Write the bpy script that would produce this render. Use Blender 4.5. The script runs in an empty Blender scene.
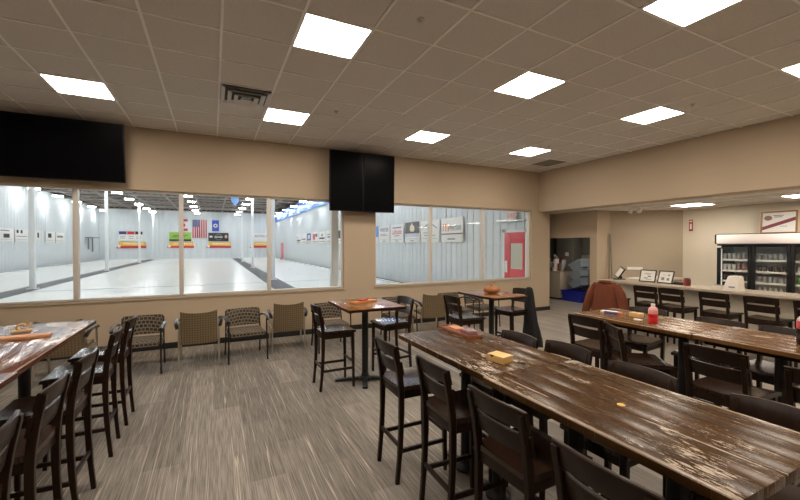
import bpy, bmesh, math, random
from mathutils import Vector, Matrix
random.seed(7)
PI = math.pi
TH = 1.0              # table height
sc = bpy.context.scene
COL = sc.collection

# ------------------------------------------------------------------ materials
def new_mat(name):
    m = bpy.data.materials.new(name); m.use_nodes = True
    nt = m.node_tree
    b = nt.nodes['Principled BSDF']
    return m, nt, b
def simple(name, col, rough=0.6, metal=0.0, spec=0.5, coat=0.0):
    m, nt, b = new_mat(name)
    b.inputs['Base Color'].default_value = (*col, 1)
    b.inputs['Roughness'].default_value = rough
    b.inputs['Metallic'].default_value = metal
    b.inputs['Specular IOR Level'].default_value = spec
    b.inputs['Coat Weight'].default_value = coat
    return m
def node(nt, t, **kw):
    n = nt.nodes.new(t)
    for k, v in kw.items():
        if k in n.inputs.keys(): n.inputs[k].default_value = v
        else: setattr(n, k, v)
    return n
def ramp(nt, stops, fac, mode='LINEAR'):
    r = nt.nodes.new('ShaderNodeValToRGB')
    r.color_ramp.interpolation = mode
    els = r.color_ramp.elements
    while len(els) < len(stops): els.new(0.5)
    for e, (p, c) in zip(els, stops):
        e.position = p; e.color = (*c, 1) if len(c) == 3 else c
    nt.links.new(fac, r.inputs['Fac'])
    return r.outputs['Color']
def mixc(nt, fac, a, b, typ='MIX'):
    n = nt.nodes.new('ShaderNodeMix'); n.data_type = 'RGBA'; n.blend_type = typ
    for s, v in ((n.inputs[0], fac), (n.inputs[6], a), (n.inputs[7], b)):
        if isinstance(v, (int, float)): s.default_value = v
        elif isinstance(v, tuple): s.default_value = (*v, 1)
        else: nt.links.new(v, s)
    return n.outputs[2]
def coords(nt, scale=(1, 1, 1), rot=(0, 0, 0), loc=(0, 0, 0)):
    tc = nt.nodes.new('ShaderNodeTexCoord'); mp = nt.nodes.new('ShaderNodeMapping')
    mp.inputs['Scale'].default_value = scale; mp.inputs['Rotation'].default_value = rot; mp.inputs['Location'].default_value = loc
    nt.links.new(tc.outputs['Object'], mp.inputs['Vector'])
    return mp.outputs['Vector']
def noise(nt, vec, scale=5, detail=4, rough=0.55):
    n = node(nt, 'ShaderNodeTexNoise', Scale=scale, Detail=detail, Roughness=rough)
    nt.links.new(vec, n.inputs['Vector']); return n.outputs['Fac']
def bump(nt, b, h, strength=0.2, dist=0.01):
    n = node(nt, 'ShaderNodeBump', Strength=strength, Distance=dist)
    nt.links.new(h, n.inputs['Height']); nt.links.new(n.outputs['Normal'], b.inputs['Normal'])
def emis(name, col, s):
    m, nt, b = new_mat(name)
    b.inputs['Base Color'].default_value = (0.9, 0.9, 0.9, 1)
    b.inputs['Emission Color'].default_value = (*col, 1)
    b.inputs['Emission Strength'].default_value = s
    return m

M = {}
def paint(name, col, rough=0.85):
    m, nt, b = new_mat(name)
    v = coords(nt)
    f = noise(nt, v, 1.3, 3)
    c = mixc(nt, f, tuple(x * 0.96 for x in col), tuple(min(1, x * 1.04) for x in col))
    nt.links.new(c, b.inputs['Base Color']); b.inputs['Roughness'].default_value = rough
    bump(nt, b, noise(nt, v, 220, 2), 0.08, 0.002)
    return m
M['wall'] = paint('wall_paint_tan', (0.49, 0.392, 0.285))
M['wall_light'] = paint('wall_paint_cream', (0.70, 0.63, 0.51))
M['wall_beige'] = paint('wall_paint_beige', (0.42, 0.345, 0.255))
M['rink_wall'] = paint('rink_panel_white', (0.67, 0.71, 0.725), 0.5)
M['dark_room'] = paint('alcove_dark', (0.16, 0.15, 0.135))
M['white_paint'] = simple('white_enamel', (0.82, 0.83, 0.83), 0.4)
M['alu'] = simple('window_frame_aluminium', (0.66, 0.61, 0.55), 0.45)
M['black'] = simple('black_powder_coat', (0.010, 0.009, 0.009), 0.45, spec=0.35)
M['rubber'] = simple('black_rubber_base', (0.012, 0.011, 0.010), 0.6)
M['chrome'] = simple('brushed_steel', (0.62, 0.58, 0.52), 0.32, 1.0)
M['plastic_black'] = simple('black_plastic', (0.008, 0.008, 0.009), 0.35, spec=0.3)
M['paper'] = simple('white_paper', (0.82, 0.80, 0.76), 0.8)
M['ink'] = simple('dark_ink', (0.03, 0.03, 0.035), 0.8)
M['greyink'] = simple('grey_ink', (0.25, 0.25, 0.27), 0.8)
M['rail_metal'] = simple('grid_enamel', (0.93, 0.90, 0.86), 0.5)

def mat_tile():
    m, nt, b = new_mat('ceiling_tile')
    v = coords(nt)
    f = noise(nt, v, 90, 3, 0.7)
    c = ramp(nt, [(0.3, (0.62, 0.58, 0.53)), (0.7, (0.76, 0.715, 0.665))], f)
    nt.links.new(c, b.inputs['Base Color']); b.inputs['Roughness'].default_value = 0.95
    bump(nt, b, f, 0.25, 0.003)
    return m
M['tile'] = mat_tile()

def mat_carpet():
    m, nt, b = new_mat('striped_plank_carpet')
    v = coords(nt)
    br = node(nt, 'ShaderNodeTexBrick', Scale=1.0, offset=0.5)
    br.inputs['Mortar Size'].default_value = 0.0; br.inputs['Brick Width'].default_value = 1.0; br.inputs['Row Height'].default_value = 0.25
    br.inputs['Color1'].default_value = (0, 0, 0, 1); br.inputs['Color2'].default_value = (1, 1, 1, 1)
    br.inputs['Bias'].default_value = 0.0
    vr = coords(nt, rot=(0, 0, PI / 2)); nt.links.new(vr, br.inputs['Vector'])
    base = ramp(nt, [(0.0, (0.172, 0.156, 0.140)), (0.5, (0.205, 0.187, 0.169)), (1.0, (0.245, 0.223, 0.202))], br.outputs['Color'])
    st = noise(nt, coords(nt, (110, 3.0, 1)), 1.0, 3, 0.6)
    c = mixc(nt, ramp(nt, [(0.36, (0, 0, 0)), (0.62, (1, 1, 1))], st), (0.66, 0.66, 0.66), (1.32, 1.32, 1.30))
    c = mixc(nt, 0.9, base, c, 'MULTIPLY')
    th = noise(nt, coords(nt, (60, 0.5, 1)), 1.0, 0, 0.4)
    lines = ramp(nt, [(0.675, (0, 0, 0)), (0.69, (1, 1, 1)), (0.72, (1, 1, 1)), (0.735, (0, 0, 0))], th)
    c = mixc(nt, mixc(nt, 0.8, (0.0, 0.0, 0.0), lines), c, (0.47, 0.42, 0.36))
    nt.links.new(c, b.inputs['Base Color']); b.inputs['Roughness'].default_value = 0.95; b.inputs['Specular IOR Level'].default_value = 0.15
    bump(nt, b, noise(nt, v, 400, 2), 0.4, 0.003)
    return m
M['carpet'] = mat_carpet()

def mat_vinyl():
    m, nt, b = new_mat('grey_vinyl_plank')
    br = node(nt, 'ShaderNodeTexBrick', Scale=1.0, offset=0.37)
    br.inputs['Mortar Size'].default_value = 0.003; br.inputs['Brick Width'].default_value = 1.2; br.inputs['Row Height'].default_value = 0.18
    br.inputs['Color1'].default_value = (0.34, 0.30, 0.255, 1); br.inputs['Color2'].default_value = (0.25, 0.222, 0.19, 1)
    br.inputs['Mortar'].default_value = (0.10, 0.09, 0.08, 1)
    nt.links.new(coords(nt, rot=(0, 0, PI / 2)), br.inputs['Vector'])
    g = noise(nt, coords(nt, (28, 1.6, 1)), 1.0, 4, 0.6)
    c = mixc(nt, 0.7, br.outputs['Color'], ramp(nt, [(0.3, (0.72, 0.72, 0.72)), (0.7, (1.2, 1.2, 1.2))], g), 'MULTIPLY')
    nt.links.new(c, b.inputs['Base Color']); b.inputs['Roughness'].default_value = 0.42
    return m
M['vinyl'] = mat_vinyl()

def mat_darkwood(name, c1, c2, rough, coat=0.0):
    m, nt, b = new_mat(name)
    g = noise(nt, coords(nt, (9, 9, 2.0)), 3.0, 4, 0.6)
    nt.links.new(ramp(nt, [(0.3, c1), (0.7, c2)], g), b.inputs['Base Color'])
    b.inputs['Roughness'].default_value = rough; b.inputs['Coat Weight'].default_value = coat; b.inputs['Specular IOR Level'].default_value = 0.5 if 'seat' in name else 0.2
    return m
M['stool'] = mat_darkwood('espresso_wood', (0.012, 0.0058, 0.0034), (0.023, 0.0112, 0.0068), 0.30)
M['stool_seat'] = mat_darkwood('espresso_seat', (0.016, 0.008, 0.005), (0.030, 0.0155, 0.0095), 0.22, 0.0)

def mat_tabletop(name, dark, mid, light, wear, amount, rough=0.2, half=0.35, spec=0.3):
    """long planks with grain along Y; amount sets how much of the pale worn finish shows"""
    m, nt, b = new_mat(name)
    def math_(op, a, c, d=None):
        n = nt.nodes.new('ShaderNodeMath'); n.operation = op
        for i, v in enumerate((a, c, d)):
            if v is None: continue
            if isinstance(v, (int, float)): n.inputs[i].default_value = v
            else: nt.links.new(v, n.inputs[i])
        return n.outputs[0]
    g = noise(nt, coords(nt, (34, 1.1, 1)), 1.0, 6, 0.7)
    big = noise(nt, coords(nt, (6, 0.8, 1), loc=(3, 1, 0)), 1.0, 2, 0.5)
    c = ramp(nt, [(0.28, dark), (0.5, mid), (0.75, light)], math_('MULTIPLY_ADD', g, 0.55, math_('MULTIPLY', big, 0.45)))
    # flaked patches: short pale dashes inside irregular zones
    w = noise(nt, coords(nt, (85, 14, 1), loc=(1, 7, 0)), 1.0, 5, 0.8)
    zone = noise(nt, coords(nt, (3.6, 2.0, 1), loc=(9, 2.3, 0)), 1.0, 3, 0.55)
    f1 = ramp(nt, [(0.615 - amount, (0, 0, 0)), (0.635 - amount, (1, 1, 1))], math_('MULTIPLY_ADD', w, 0.46, math_('MULTIPLY', zone, 0.62)))
    # long scratches
    l = noise(nt, coords(nt, (55, 0.9, 1), loc=(4, 2, 0)), 1.0, 2, 0.5)
    f2 = ramp(nt, [(0.70 - amount * 0.6, (0, 0, 0)), (0.715 - amount * 0.6, (1, 1, 1))], math_('MULTIPLY_ADD', w, 0.16, math_('MULTIPLY', l, 0.9)))
    # rubbed edges
    sep = nt.nodes.new('ShaderNodeSeparateXYZ'); tc = nt.nodes.new('ShaderNodeTexCoord'); nt.links.new(tc.outputs['Object'], sep.inputs[0])
    ed = math_('ADD', math_('ABSOLUTE', sep.outputs['X'], 0.0), math_('MULTIPLY', math_('SUBTRACT', w, 0.5), 0.03))
    f3 = ramp(nt, [(half - 0.010, (0, 0, 0)), (half - 0.004, (0.55, 0.55, 0.55))], ed)
    up = math_('GREATER_THAN', sep.outputs['Z'], TH - 0.006)
    f = math_('MULTIPLY', math_('MAXIMUM', math_('MAXIMUM', f1, f2), f3), up)
    c = mixc(nt, math_('MULTIPLY', f, 0.85), c, wear)
    nt.links.new(c, b.inputs['Base Color'])
    nt.links.new(ramp(nt, [(0.2, (rough - 0.06,) * 3), (0.8, (rough + 0.12,) * 3)], w), b.inputs['Roughness'])
    b.inputs['Specular IOR Level'].default_value = spec
    return m
M['top_dark'] = mat_tabletop('worn_brown_planks', (0.020, 0.0082, 0.0022), (0.052, 0.0225, 0.0058), (0.105, 0.050, 0.013), (0.50, 0.42, 0.34), 0.010, 0.22, half=0.352, spec=0.16)
M['top_mid'] = mat_tabletop('warm_brown_planks', (0.07, 0.029, 0.009), (0.135, 0.060, 0.019), (0.21, 0.105, 0.038), (0.58, 0.50, 0.41), 0.03, 0.22, half=0.34, spec=0.22)
M['top_red'] = mat_tabletop('reddish_worn_planks', (0.045, 0.016, 0.008), (0.095, 0.033, 0.015), (0.15, 0.055, 0.026), (0.60, 0.52, 0.48), 0.05, 0.16, half=0.40, spec=0.4)
M['top_warm'] = mat_tabletop('glossy_hightop_wood', (0.13, 0.052, 0.018), (0.23, 0.10, 0.036), (0.33, 0.16, 0.06), (0.4, 0.24, 0.13), -0.3, 0.14, half=2, spec=0.45)

def mat_pattern():
    m, nt, b = new_mat('square_patterned_fabric')
    br = node(nt, 'ShaderNodeTexBrick', Scale=1.0, offset=0.5)
    br.inputs['Brick Width'].default_value = 0.05; br.inputs['Row Height'].default_value = 0.04; br.inputs['Mortar Size'].default_value = 0.006
    br.inputs['Color1'].default_value = (0.014, 0.010, 0.007, 1); br.inputs['Color2'].default_value = (0.07, 0.053, 0.038, 1)
    br.inputs['Mortar'].default_value = (0.175, 0.143, 0.105, 1); br.inputs['Bias'].default_value = -0.1
    tc = nt.nodes.new('ShaderNodeTexCoord')
    s = nt.nodes.new('ShaderNodeSeparateXYZ'); nt.links.new(tc.outputs['Object'], s.inputs[0])
    a = nt.nodes.new('ShaderNodeMath'); a.operation = 'ADD'; nt.links.new(s.outputs['X'], a.inputs[0]); nt.links.new(s.outputs['Z'], a.inputs[1])
    k = nt.nodes.new('ShaderNodeCombineXYZ'); nt.links.new(s.outputs['Y'], k.inputs['X']); nt.links.new(a.outputs[0], k.inputs['Y'])
    nt.links.new(k.outputs[0], br.inputs['Vector'])
    nt.links.new(br.outputs['Color'], b.inputs['Base Color']); b.inputs['Roughness'].default_value = 0.9
    return m
M['pattern'] = mat_pattern()
M['pattern_seat'] = M['pattern']
def mat_weave():
    m, nt, b = new_mat('olive_woven_fabric')
    ck = node(nt, 'ShaderNodeTexChecker', Scale=1.0)
    tc = nt.nodes.new('ShaderNodeTexCoord'); mp = nt.nodes.new('ShaderNodeMapping')
    mp.inputs['Rotation'].default_value = (PI / 4, 0, 0); mp.inputs['Scale'].default_value = (1, 42, 42)
    nt.links.new(tc.outputs['Object'], mp.inputs['Vector']); nt.links.new(mp.outputs[0], ck.inputs['Vector'])
    ck.inputs['Color1'].default_value = (0.12, 0.085, 0.043, 1); ck.inputs['Color2'].default_value = (0.20, 0.15, 0.085, 1)
    nt.links.new(ck.outputs['Color'], b.inputs['Base Color']); b.inputs['Roughness'].default_value = 0.85
    return m
M['weave'] = mat_weave()
def mat_glass(name, refl=0.05):
    m = bpy.data.materials.new(name); m.use_nodes = True; nt = m.node_tree; nt.nodes.clear()
    o = nt.nodes.new('ShaderNodeOutputMaterial'); t = nt.nodes.new('ShaderNodeBsdfTransparent'); g = nt.nodes.new('ShaderNodeBsdfGlossy')
    g.inputs['Roughness'].default_value = 0.02; t.inputs['Color'].default_value = (0.97, 0.985, 0.98, 1)
    mx = nt.nodes.new('ShaderNodeMixShader'); mx.inputs[0].default_value = refl
    nt.links.new(t.outputs[0], mx.inputs[1]); nt.links.new(g.outputs[0], mx.inputs[2]); nt.links.new(mx.outputs[0], o.inputs[0])
    return m
M['glass'] = mat_glass('window_glass', 0.03)
M['fridge_glass'] = mat_glass('cooler_glass', 0.05)
def mat_ice():
    m, nt, b = new_mat('curling_ice')
    f = noise(nt, coords(nt, (0.5, 0.5, 1)), 1.0, 3)
    nt.links.new(ramp(nt, [(0.3, (0.84, 0.865, 0.825)), (0.7, (0.88, 0.895, 0.86))], f), b.inputs['Base Color'])
    b.inputs['Roughness'].default_value = 0.22; b.inputs['Specular IOR Level'].default_value = 0.35
    return m
M['ice'] = mat_ice()
M['mat_grey'] = simple('grey_walkway_mat', (0.16, 0.165, 0.17), 0.85)
M['deck'] = simple('roof_deck_brown', (0.095, 0.075, 0.06), 0.8)
M['beam'] = simple('roof_steel', (0.34, 0.30, 0.27), 0.6)
M['blue_lit_roof'] = simple('blue_lit_wall_strip', (0.13, 0.30, 0.80), 0.5)  # blue light falling on the wall-top tarp, put into its colour
M['tv'] = simple('tv_screen', (0.003, 0.003, 0.004), 0.3, spec=0.04)
M['room_light'] = emis('panel_light', (1.0, 0.875, 0.73), 22.0)
M['bar_light'] = emis('bar_panel_light', (1.0, 0.90, 0.78), 22.0)
M['rink_light'] = emis('high_bay_light', (0.97, 0.985, 1.0), 76.0)
def counter_mat():
    m, nt, b = new_mat('speckled_counter_laminate')
    f = noise(nt, coords(nt), 60, 4, 0.7)
    nt.links.new(ramp(nt, [(0.3, (0.36, 0.30, 0.23)), (0.7, (0.54, 0.46, 0.37))], f), b.inputs['Base Color']); b.inputs['Roughness'].default_value = 0.35
    return m
M['counter'] = counter_mat()
def fabric(name, col, rough=0.9):
    m, nt, b = new_mat(name)
    f = noise(nt, coords(nt), 35, 4, 0.6)
    nt.links.new(mixc(nt, f, tuple(x * 0.75 for x in col), tuple(min(1, x * 1.25) for x in col)), b.inputs['Base Color'])
    b.inputs['Roughness'].default_value = rough; bump(nt, b, noise(nt, coords(nt), 14, 3), 0.5, 0.02)
    return m
M['rust'] = fabric('rust_jacket_cloth', (0.135, 0.030, 0.008), 0.85)
M['black_cloth'] = fabric('black_coat_cloth', (0.006, 0.006, 0.007))
def C(name, col, rough=0.5, **k):
    if name not in M: M[name] = simple(name, col, rough, **k)
    return M[name]

# ------------------------------------------------------------------ mesh helpers
def box(bm, x0, y0, z0, x1, y1, z1, bev=0.0, rot=None):
    r = bmesh.ops.create_cube(bm, size=1.0)
    mat = Matrix.Translation(((x0 + x1) / 2, (y0 + y1) / 2, (z0 + z1) / 2)) @ Matrix.Diagonal((abs(x1 - x0), abs(y1 - y0), abs(z1 - z0), 1))
    if rot is not None: mat = rot @ mat
    bmesh.ops.transform(bm, matrix=mat, verts=r['verts'])
    if bev > 0:
        es = list({e for v in r['verts'] for e in v.link_edges})
        bmesh.ops.bevel(bm, geom=es, offset=bev, segments=2, profile=0.6, affect='EDGES', clamp_overlap=True)
def loft(bm, rings, cap=True, closed=True):
    vs = [[bm.verts.new(p) for p in r] for r in rings]
    for a, b in zip(vs, vs[1:]):
        n = len(a)
        for i in range(n if closed else n - 1):
            j = (i + 1) % n
            bm.faces.new((a[i], a[j], b[j], b[i]))
    if cap and closed:
        bm.faces.new(list(reversed(vs[0]))); bm.faces.new(vs[-1])
def frames(pts, up):
    out = []
    pts = [Vector(p) for p in pts]
    for i, p in enumerate(pts):
        t = (pts[min(i + 1, len(pts) - 1)] - pts[max(i - 1, 0)]).normalized()
        s = t.cross(Vector(up))
        if s.length < 1e-5: s = t.cross(Vector((1, 0, 0)))
        s.normalize(); u = s.cross(t).normalized()
        out.append((p, s, u))
    return out
def tube(bm, pts, r, n=10, up=(0, 0, 1), smooth=0):
    if smooth: pts = curve(pts, smooth)
    rings = []
    for i, (p, s, u) in enumerate(frames(pts, up)):
        rr = r[i] if isinstance(r, (list, tuple)) else r
        rings.append([p + s * rr * math.cos(2 * PI * k / n) + u * rr * math.sin(2 * PI * k / n) for k in range(n)])
    loft(bm, rings)
def bar(bm, pts, w, d, up=(0, 0, 1), c=0.2):
    """rectangular section swept along pts; w across the side axis, d along up; chamfered corners"""
    rings = []
    for i, (p, s, u) in enumerate(frames(pts, up)):
        ww = (w[i] if isinstance(w, (list, tuple)) else w) / 2
        dd = (d[i] if isinstance(d, (list, tuple)) else d) / 2
        k = min(ww, dd) * c
        sec = [(-ww + k, -dd), (ww - k, -dd), (ww, -dd + k), (ww, dd - k), (ww - k, dd), (-ww + k, dd), (-ww, dd - k), (-ww, -dd + k)]
        rings.append([p + s * a + u * b for a, b in sec])
    loft(bm, rings)
def curve(pts, n=6):
    pts = [Vector(p) for p in pts]; out = []
    P = [pts[0]] + pts + [pts[-1]]
    for i in range(1, len(P) - 2):
        for k in range(n):
            t = k / n; a, b, c, d = P[i - 1], P[i], P[i + 1], P[i + 2]
            out.append(0.5 * ((2 * b) + (c - a) * t + (2 * a - 5 * b + 4 * c - d) * t * t + (3 * b - a - 3 * c + d) * t ** 3))
    out.append(pts[-1]); return out
def lathe(bm, prof, n=20, c=(0, 0, 0), lobes=0, amp=0.0):
    rings = []
    for r, z in prof:
        ring = []
        for k in range(n):
            a = 2 * PI * k / n
            rr = max(r, 0.0005) * (1 + amp * (abs(math.cos(lobes * a / 2)) - 0.6) if lobes else 1)
            ring.append((c[0] + rr * math.cos(a), c[1] + rr * math.sin(a), c[2] + z))
        rings.append(ring)
    loft(bm, rings)
def prism(bm, poly, axis, a, b):
    def P(u, v, w): return {'x': (w, u, v), 'y': (u, w, v), 'z': (u, v, w)}[axis]
    loft(bm, [[P(u, v, a) for u, v in poly], [P(u, v, b) for u, v in poly]])
def sheet(bm, grid):
    vs = [[bm.verts.new(p) for p in r] for r in grid]
    for a, b in zip(vs, vs[1:]):
        for i in range(len(a) - 1): bm.faces.new((a[i], a[i + 1], b[i + 1], b[i]))
def mk(name, bm, mat, parent=None, sharp=35, loc=None):
    bmesh.ops.recalc_face_normals(bm, faces=bm.faces)
    me = bpy.data.meshes.new(name); bm.to_mesh(me); bm.free()
    me.materials.append(M[mat] if isinstance(mat, str) else mat)
    me.shade_smooth(); me.set_sharp_from_angle(angle=math.radians(sharp))
    o = bpy.data.objects.new(name, me); COL.objects.link(o)
    if parent is not None: o.parent = parent
    if loc is not None: o.location = loc
    return o
def B(): return bmesh.new()
def tag(o, label, cat, group=None):
    o['label'] = label; o['category'] = cat
    if group: o['group'] = group
    return o
def thing(name, label, cat, loc=(0, 0, 0), rz=0.0, group=None):
    o = bpy.data.objects.new(name, None); COL.objects.link(o)
    o.empty_display_size = 0.1
    o.location = loc; o.rotation_euler = (0, 0, rz)
    return tag(o, label, cat, group)
def struct(name, bm, mat, parent=None, sharp=35):
    o = mk(name, bm, mat, parent, sharp)
    if parent is None: o['kind'] = 'structure'
    return o
def copy_tree(o, parent=None):
    c = o.copy(); COL.objects.link(c)
    if parent is not None: c.parent = parent
    for ch in list(o.children): copy_tree(ch, c)
    return c
def bx(name, mat, parent, *dims, bev=0.0):
    bm = B(); box(bm, *dims, bev=bev); return mk(name, bm, mat, parent)
def text_mesh(name, s, size, mat, parent, loc, rot, align='CENTER'):
    cu = bpy.data.curves.new(name + '_c', 'FONT'); cu.body = s; cu.size = size; cu.align_x = align; cu.align_y = 'CENTER'; cu.extrude = 0.001; cu.offset = size * 0.008; cu.resolution_u = 2
    t = bpy.data.objects.new(name + '_t', cu); COL.objects.link(t)
    me = bpy.data.meshes.new_from_object(t.evaluated_get(bpy.context.evaluated_depsgraph_get()))
    bpy.data.objects.remove(t); bpy.data.curves.remove(cu)
    me.materials.clear(); me.materials.append(M[mat] if isinstance(mat, str) else mat)
    o = bpy.data.objects.new(name, me); COL.objects.link(o); o.parent = parent; o.location = loc; o.rotation_euler = rot
    return o

# ------------------------------------------------------------------ dimensions
CH = 3.675            # ceiling height of the lounge
YW = 7.52             # window wall face
XR = 7.76             # soffit face
SO = 2.625            # soffit / bar ceiling height
X0, Y0 = -5.2, -4.2   # hidden ends of the room

# ------------------------------------------------------------------ camera
cam_d = bpy.data.cameras.new('camera'); cam = bpy.data.objects.new('camera', cam_d); COL.objects.link(cam)
F = 383.0
cam_d.sensor_width = 36.0; cam_d.lens = F / 800 * 36.0; cam_d.clip_start = 0.05; cam_d.clip_end = 200
yaw = math.atan2(187, 383); pitch = math.atan2(-5, 383)
cam.location = (0, 0, 1.75); cam.rotation_euler = (PI / 2 + pitch, 0, -yaw)
sc.camera = cam

# ------------------------------------------------------------------ room shell
bm = B(); box(bm, X0, Y0, -0.1, 3.0, YW, 0); struct('floor', bm, 'carpet')
bm = B(); box(bm, 3.0, Y0, -0.1, 11.3, YW, 0); box(bm, 8.17, YW, -0.1, 11.3, 10.1, 0); struct('floor_vinyl', bm, 'vinyl')

# ceiling tiles and grid
bm = B(); box(bm, X0, Y0, CH, XR, YW, CH + 0.05); ceil = struct('ceiling', bm, 'tile')
bm = B()
GX, GY, G = 0.69, 6.24, 0.6096
k = -10
x = GX - 10 * G
while x < XR:
    if x > X0: box(bm, x - 0.012, Y0, CH - 0.009, x + 0.011, YW, CH + 0.002)
    x += G
y = GY - 17 * G
while y < YW:
    if y > Y0: box(bm, X0, y - 0.010, CH - 0.008, XR, y + 0.009, CH + 0.002)
    y += G
mk('ceiling_grid', bm, 'rail_metal', ceil)
# bar ceiling (lower)
bm = B(); box(bm, 8.17, Y0, SO, 11.3, 6.6, SO + 0.05); box(bm, 8.17, 6.6, SO, 8.9, 8.6, SO + 0.05); cb = struct('ceiling_bar', bm, 'tile')
bm = B()
for i in range(-12, 13):
    yy = 5.0 + i * G
    if Y0 < yy < 6.5: box(bm, 8.17, yy - 0.01, SO - 0.005, 10.6, yy + 0.01, SO + 0.002)
for xx in (8.43, 9.04, 9.65, 10.26): box(bm, xx - 0.01, Y0, SO - 0.005, xx + 0.01, 6.55, SO + 0.002)
mk('ceiling_grid', bm, 'rail_metal', cb)

# window wall (boxes around two long openings)
SILL, HEAD = 0.87, 2.655
W1 = (-3.36, 2.40); W2 = (3.09, 7.50)
T = 0.16
bm = B()
box(bm, X0, YW, 0, 8.17, YW + T, SILL)
box(bm, X0, YW, HEAD, 8.17, YW + T, 6.2)
box(bm, X0, YW, SILL, W1[0], YW + T, HEAD)
box(bm, W1[1], YW, SILL, W2[0], YW + T, HEAD)
box(bm, W2[1], YW, SILL, 8.17, YW + T, HEAD)
struct('wall_window', bm, 'wall')
bm = B(); box(bm, XR, Y0, SO, 8.17, YW, CH + 0.05); struct('wall_soffit', bm, 'wall')
bm = B(); box(bm, X0 - 0.1, Y0, 0, X0, YW + T, CH + 0.05); struct('wall_left', bm, 'wall')
bm = B(); box(bm, X0 - 0.1, Y0 - 0.1, 0, 11.3, Y0, CH + 0.05); struct('wall_behind', bm, 'wall')
# bar side
bm = B(); box(bm, 10.55, Y0, 0, 10.65, 5.5, SO); struct('wall_bar', bm, 'wall_light')
bm = B(); prism(bm, [(9.2, 6.5), (10.55, 5.5), (10.65, 5.56), (9.26, 6.6)], 'z', 0, SO); struct('wall_diagonal', bm, 'wall_beige')
bm = B()
box(bm, 8.7, 6.5, 0, 9.26, 6.6, SO)                       # short return
box(bm, 8.7, 6.6, 0, 8.8, 6.7, SO)                        # jamb
box(bm, 8.7, 6.7, 1.945, 8.8, 8.5, SO)                    # over the opening
box(bm, 8.7, 8.35, 0, 8.8, 8.6, SO); box(bm, 8.17, 8.5, 0, 8.7, 8.6, SO)
struct('wall_alcove', bm, 'wall')
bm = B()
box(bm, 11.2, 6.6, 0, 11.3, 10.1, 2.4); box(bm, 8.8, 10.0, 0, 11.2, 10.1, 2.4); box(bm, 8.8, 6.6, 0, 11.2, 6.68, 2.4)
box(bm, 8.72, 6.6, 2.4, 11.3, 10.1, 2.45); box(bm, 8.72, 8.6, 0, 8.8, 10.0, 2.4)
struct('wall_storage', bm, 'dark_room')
# baseboards
bm = B(); box(bm, X0, YW - 0.012, 0, 8.182, YW, 0.10, 0.004); box(bm, 8.17, YW - 0.012, 0, 8.182, YW + T, 0.10, 0.004); struct('baseboard_window', bm, 'rubber')
# opening trim: sills
for i, W in enumerate((W1, W2)):
    bm = B(); box(bm, W[0] - 0.02, YW - 0.02, SILL - 0.03, W[1] + 0.02, YW + T, SILL, 0.004); struct('trim_%d' % (i + 1), bm, 'wall')

# windows
def window(n, W, mulls):
    e = bpy.data.objects.new('window_%d' % n, None); COL.objects.link(e); e['kind'] = 'structure'; e.location = (W[0], YW + 0.09, SILL)
    L = W[1] - W[0]; H = HEAD - SILL; f = 0.035
    bm = B()
    box(bm, 0, -0.04, 0, L, 0.04, f, 0.004); box(bm, 0, -0.04, H - f, L, 0.04, H, 0.004)
    box(bm, 0, -0.04, f, f, 0.04, H - f, 0.004); box(bm, L - f, -0.04, f, L, 0.04, H - f, 0.004)
    mk('window_frame', bm, 'alu', e)
    xs = [0] + [m - W[0] for m in mulls] + [L]
    for m in xs[1:-1]:
        bm = B(); box(bm, m - 0.032, -0.055, f, m + 0.032, 0.05, H - f, 0.004); mk('mullion', bm, 'alu', e)
    for a, b in zip(xs, xs[1:]):
        bm = B(); box(bm, a + 0.03, -0.004, f * 0.7, b - 0.03, 0.004, H - f * 0.7); mk('window_pane', bm, 'glass', e)
window(1, W1, (-1.92, -0.49, 0.95)); window(2, W2, (4.48, 5.96))

# ------------------------------------------------------------------ curling rink beyond the glass
RX0, RX1, RY0, RY1, RZ = -12.0, 8.0, YW + T, 56.0, 6.05
bm = B(); box(bm, RX0 - 0.5, RY0, -0.1, RX1 + 0.1, RY1 + 0.5, -0.002); struct('floor_rink', bm, 'ice')
def ribbed(bm, p0, p1, n, z0, z1, pitch, depth):
    """panel sheet with trapezoid ribs from p0 to p1, n = facing direction"""
    p0, p1, n = Vector((*p0, 0)), Vector((*p1, 0)), Vector((*n, 0))
    L = (p1 - p0).length; t = (p1 - p0) / L
    prof = []
    s = 0.0
    while s < L:
        for ds, dd in ((0, 0), (pitch * 0.72, 0), (pitch * 0.79, depth), (pitch * 0.93, depth)):
            if s + ds < L: prof.append((s + ds, dd))
        s += pitch
    prof.append((L, 0))
    front = [p0 + t * a + n * d for a, d in prof]
    ring = front + [p1 - n * 0.12, p0 - n * 0.12]
    loft(bm, [[(p.x, p.y, z0) for p in ring], [(p.x, p.y, z1) for p in ring]])
bm = B(); ribbed(bm, (RX0, RY0), (RX0, RY1), (1, 0), 0, RZ, 0.45, 0.012); struct('wall_rink_left', bm, 'rink_wall')
bm = B(); ribbed(bm, (RX1, RY0), (RX1, RY1), (-1, 0), 0, RZ, 0.34, 0.022); struct('wall_rink_right', bm, 'rink_wall')
bm = B(); ribbed(bm, (RX0, RY1), (RX1, RY1), (0, -1), 0, RZ, 0.60, 0.02); struct('wall_rink_far', bm, 'rink_wall')
bm = B(); box(bm, RX0 - 0.5, RY0, RZ + 0.28, RX1 + 0.5, RY1 + 0.5, RZ + 0.36); rr = struct('ceiling_rink', bm, 'deck')
yy = RY0 + 3.0
for i in range(int((RX1 - RX0) / 2.5) + 1):
    bm = B(); box(bm, RX0 + 0.6 + i * 2.5 - 0.06, RY0, RZ + 0.08, RX0 + 0.6 + i * 2.5 + 0.06, RY1, RZ + 0.28); mk('purlin', bm, 'beam', rr)
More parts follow.
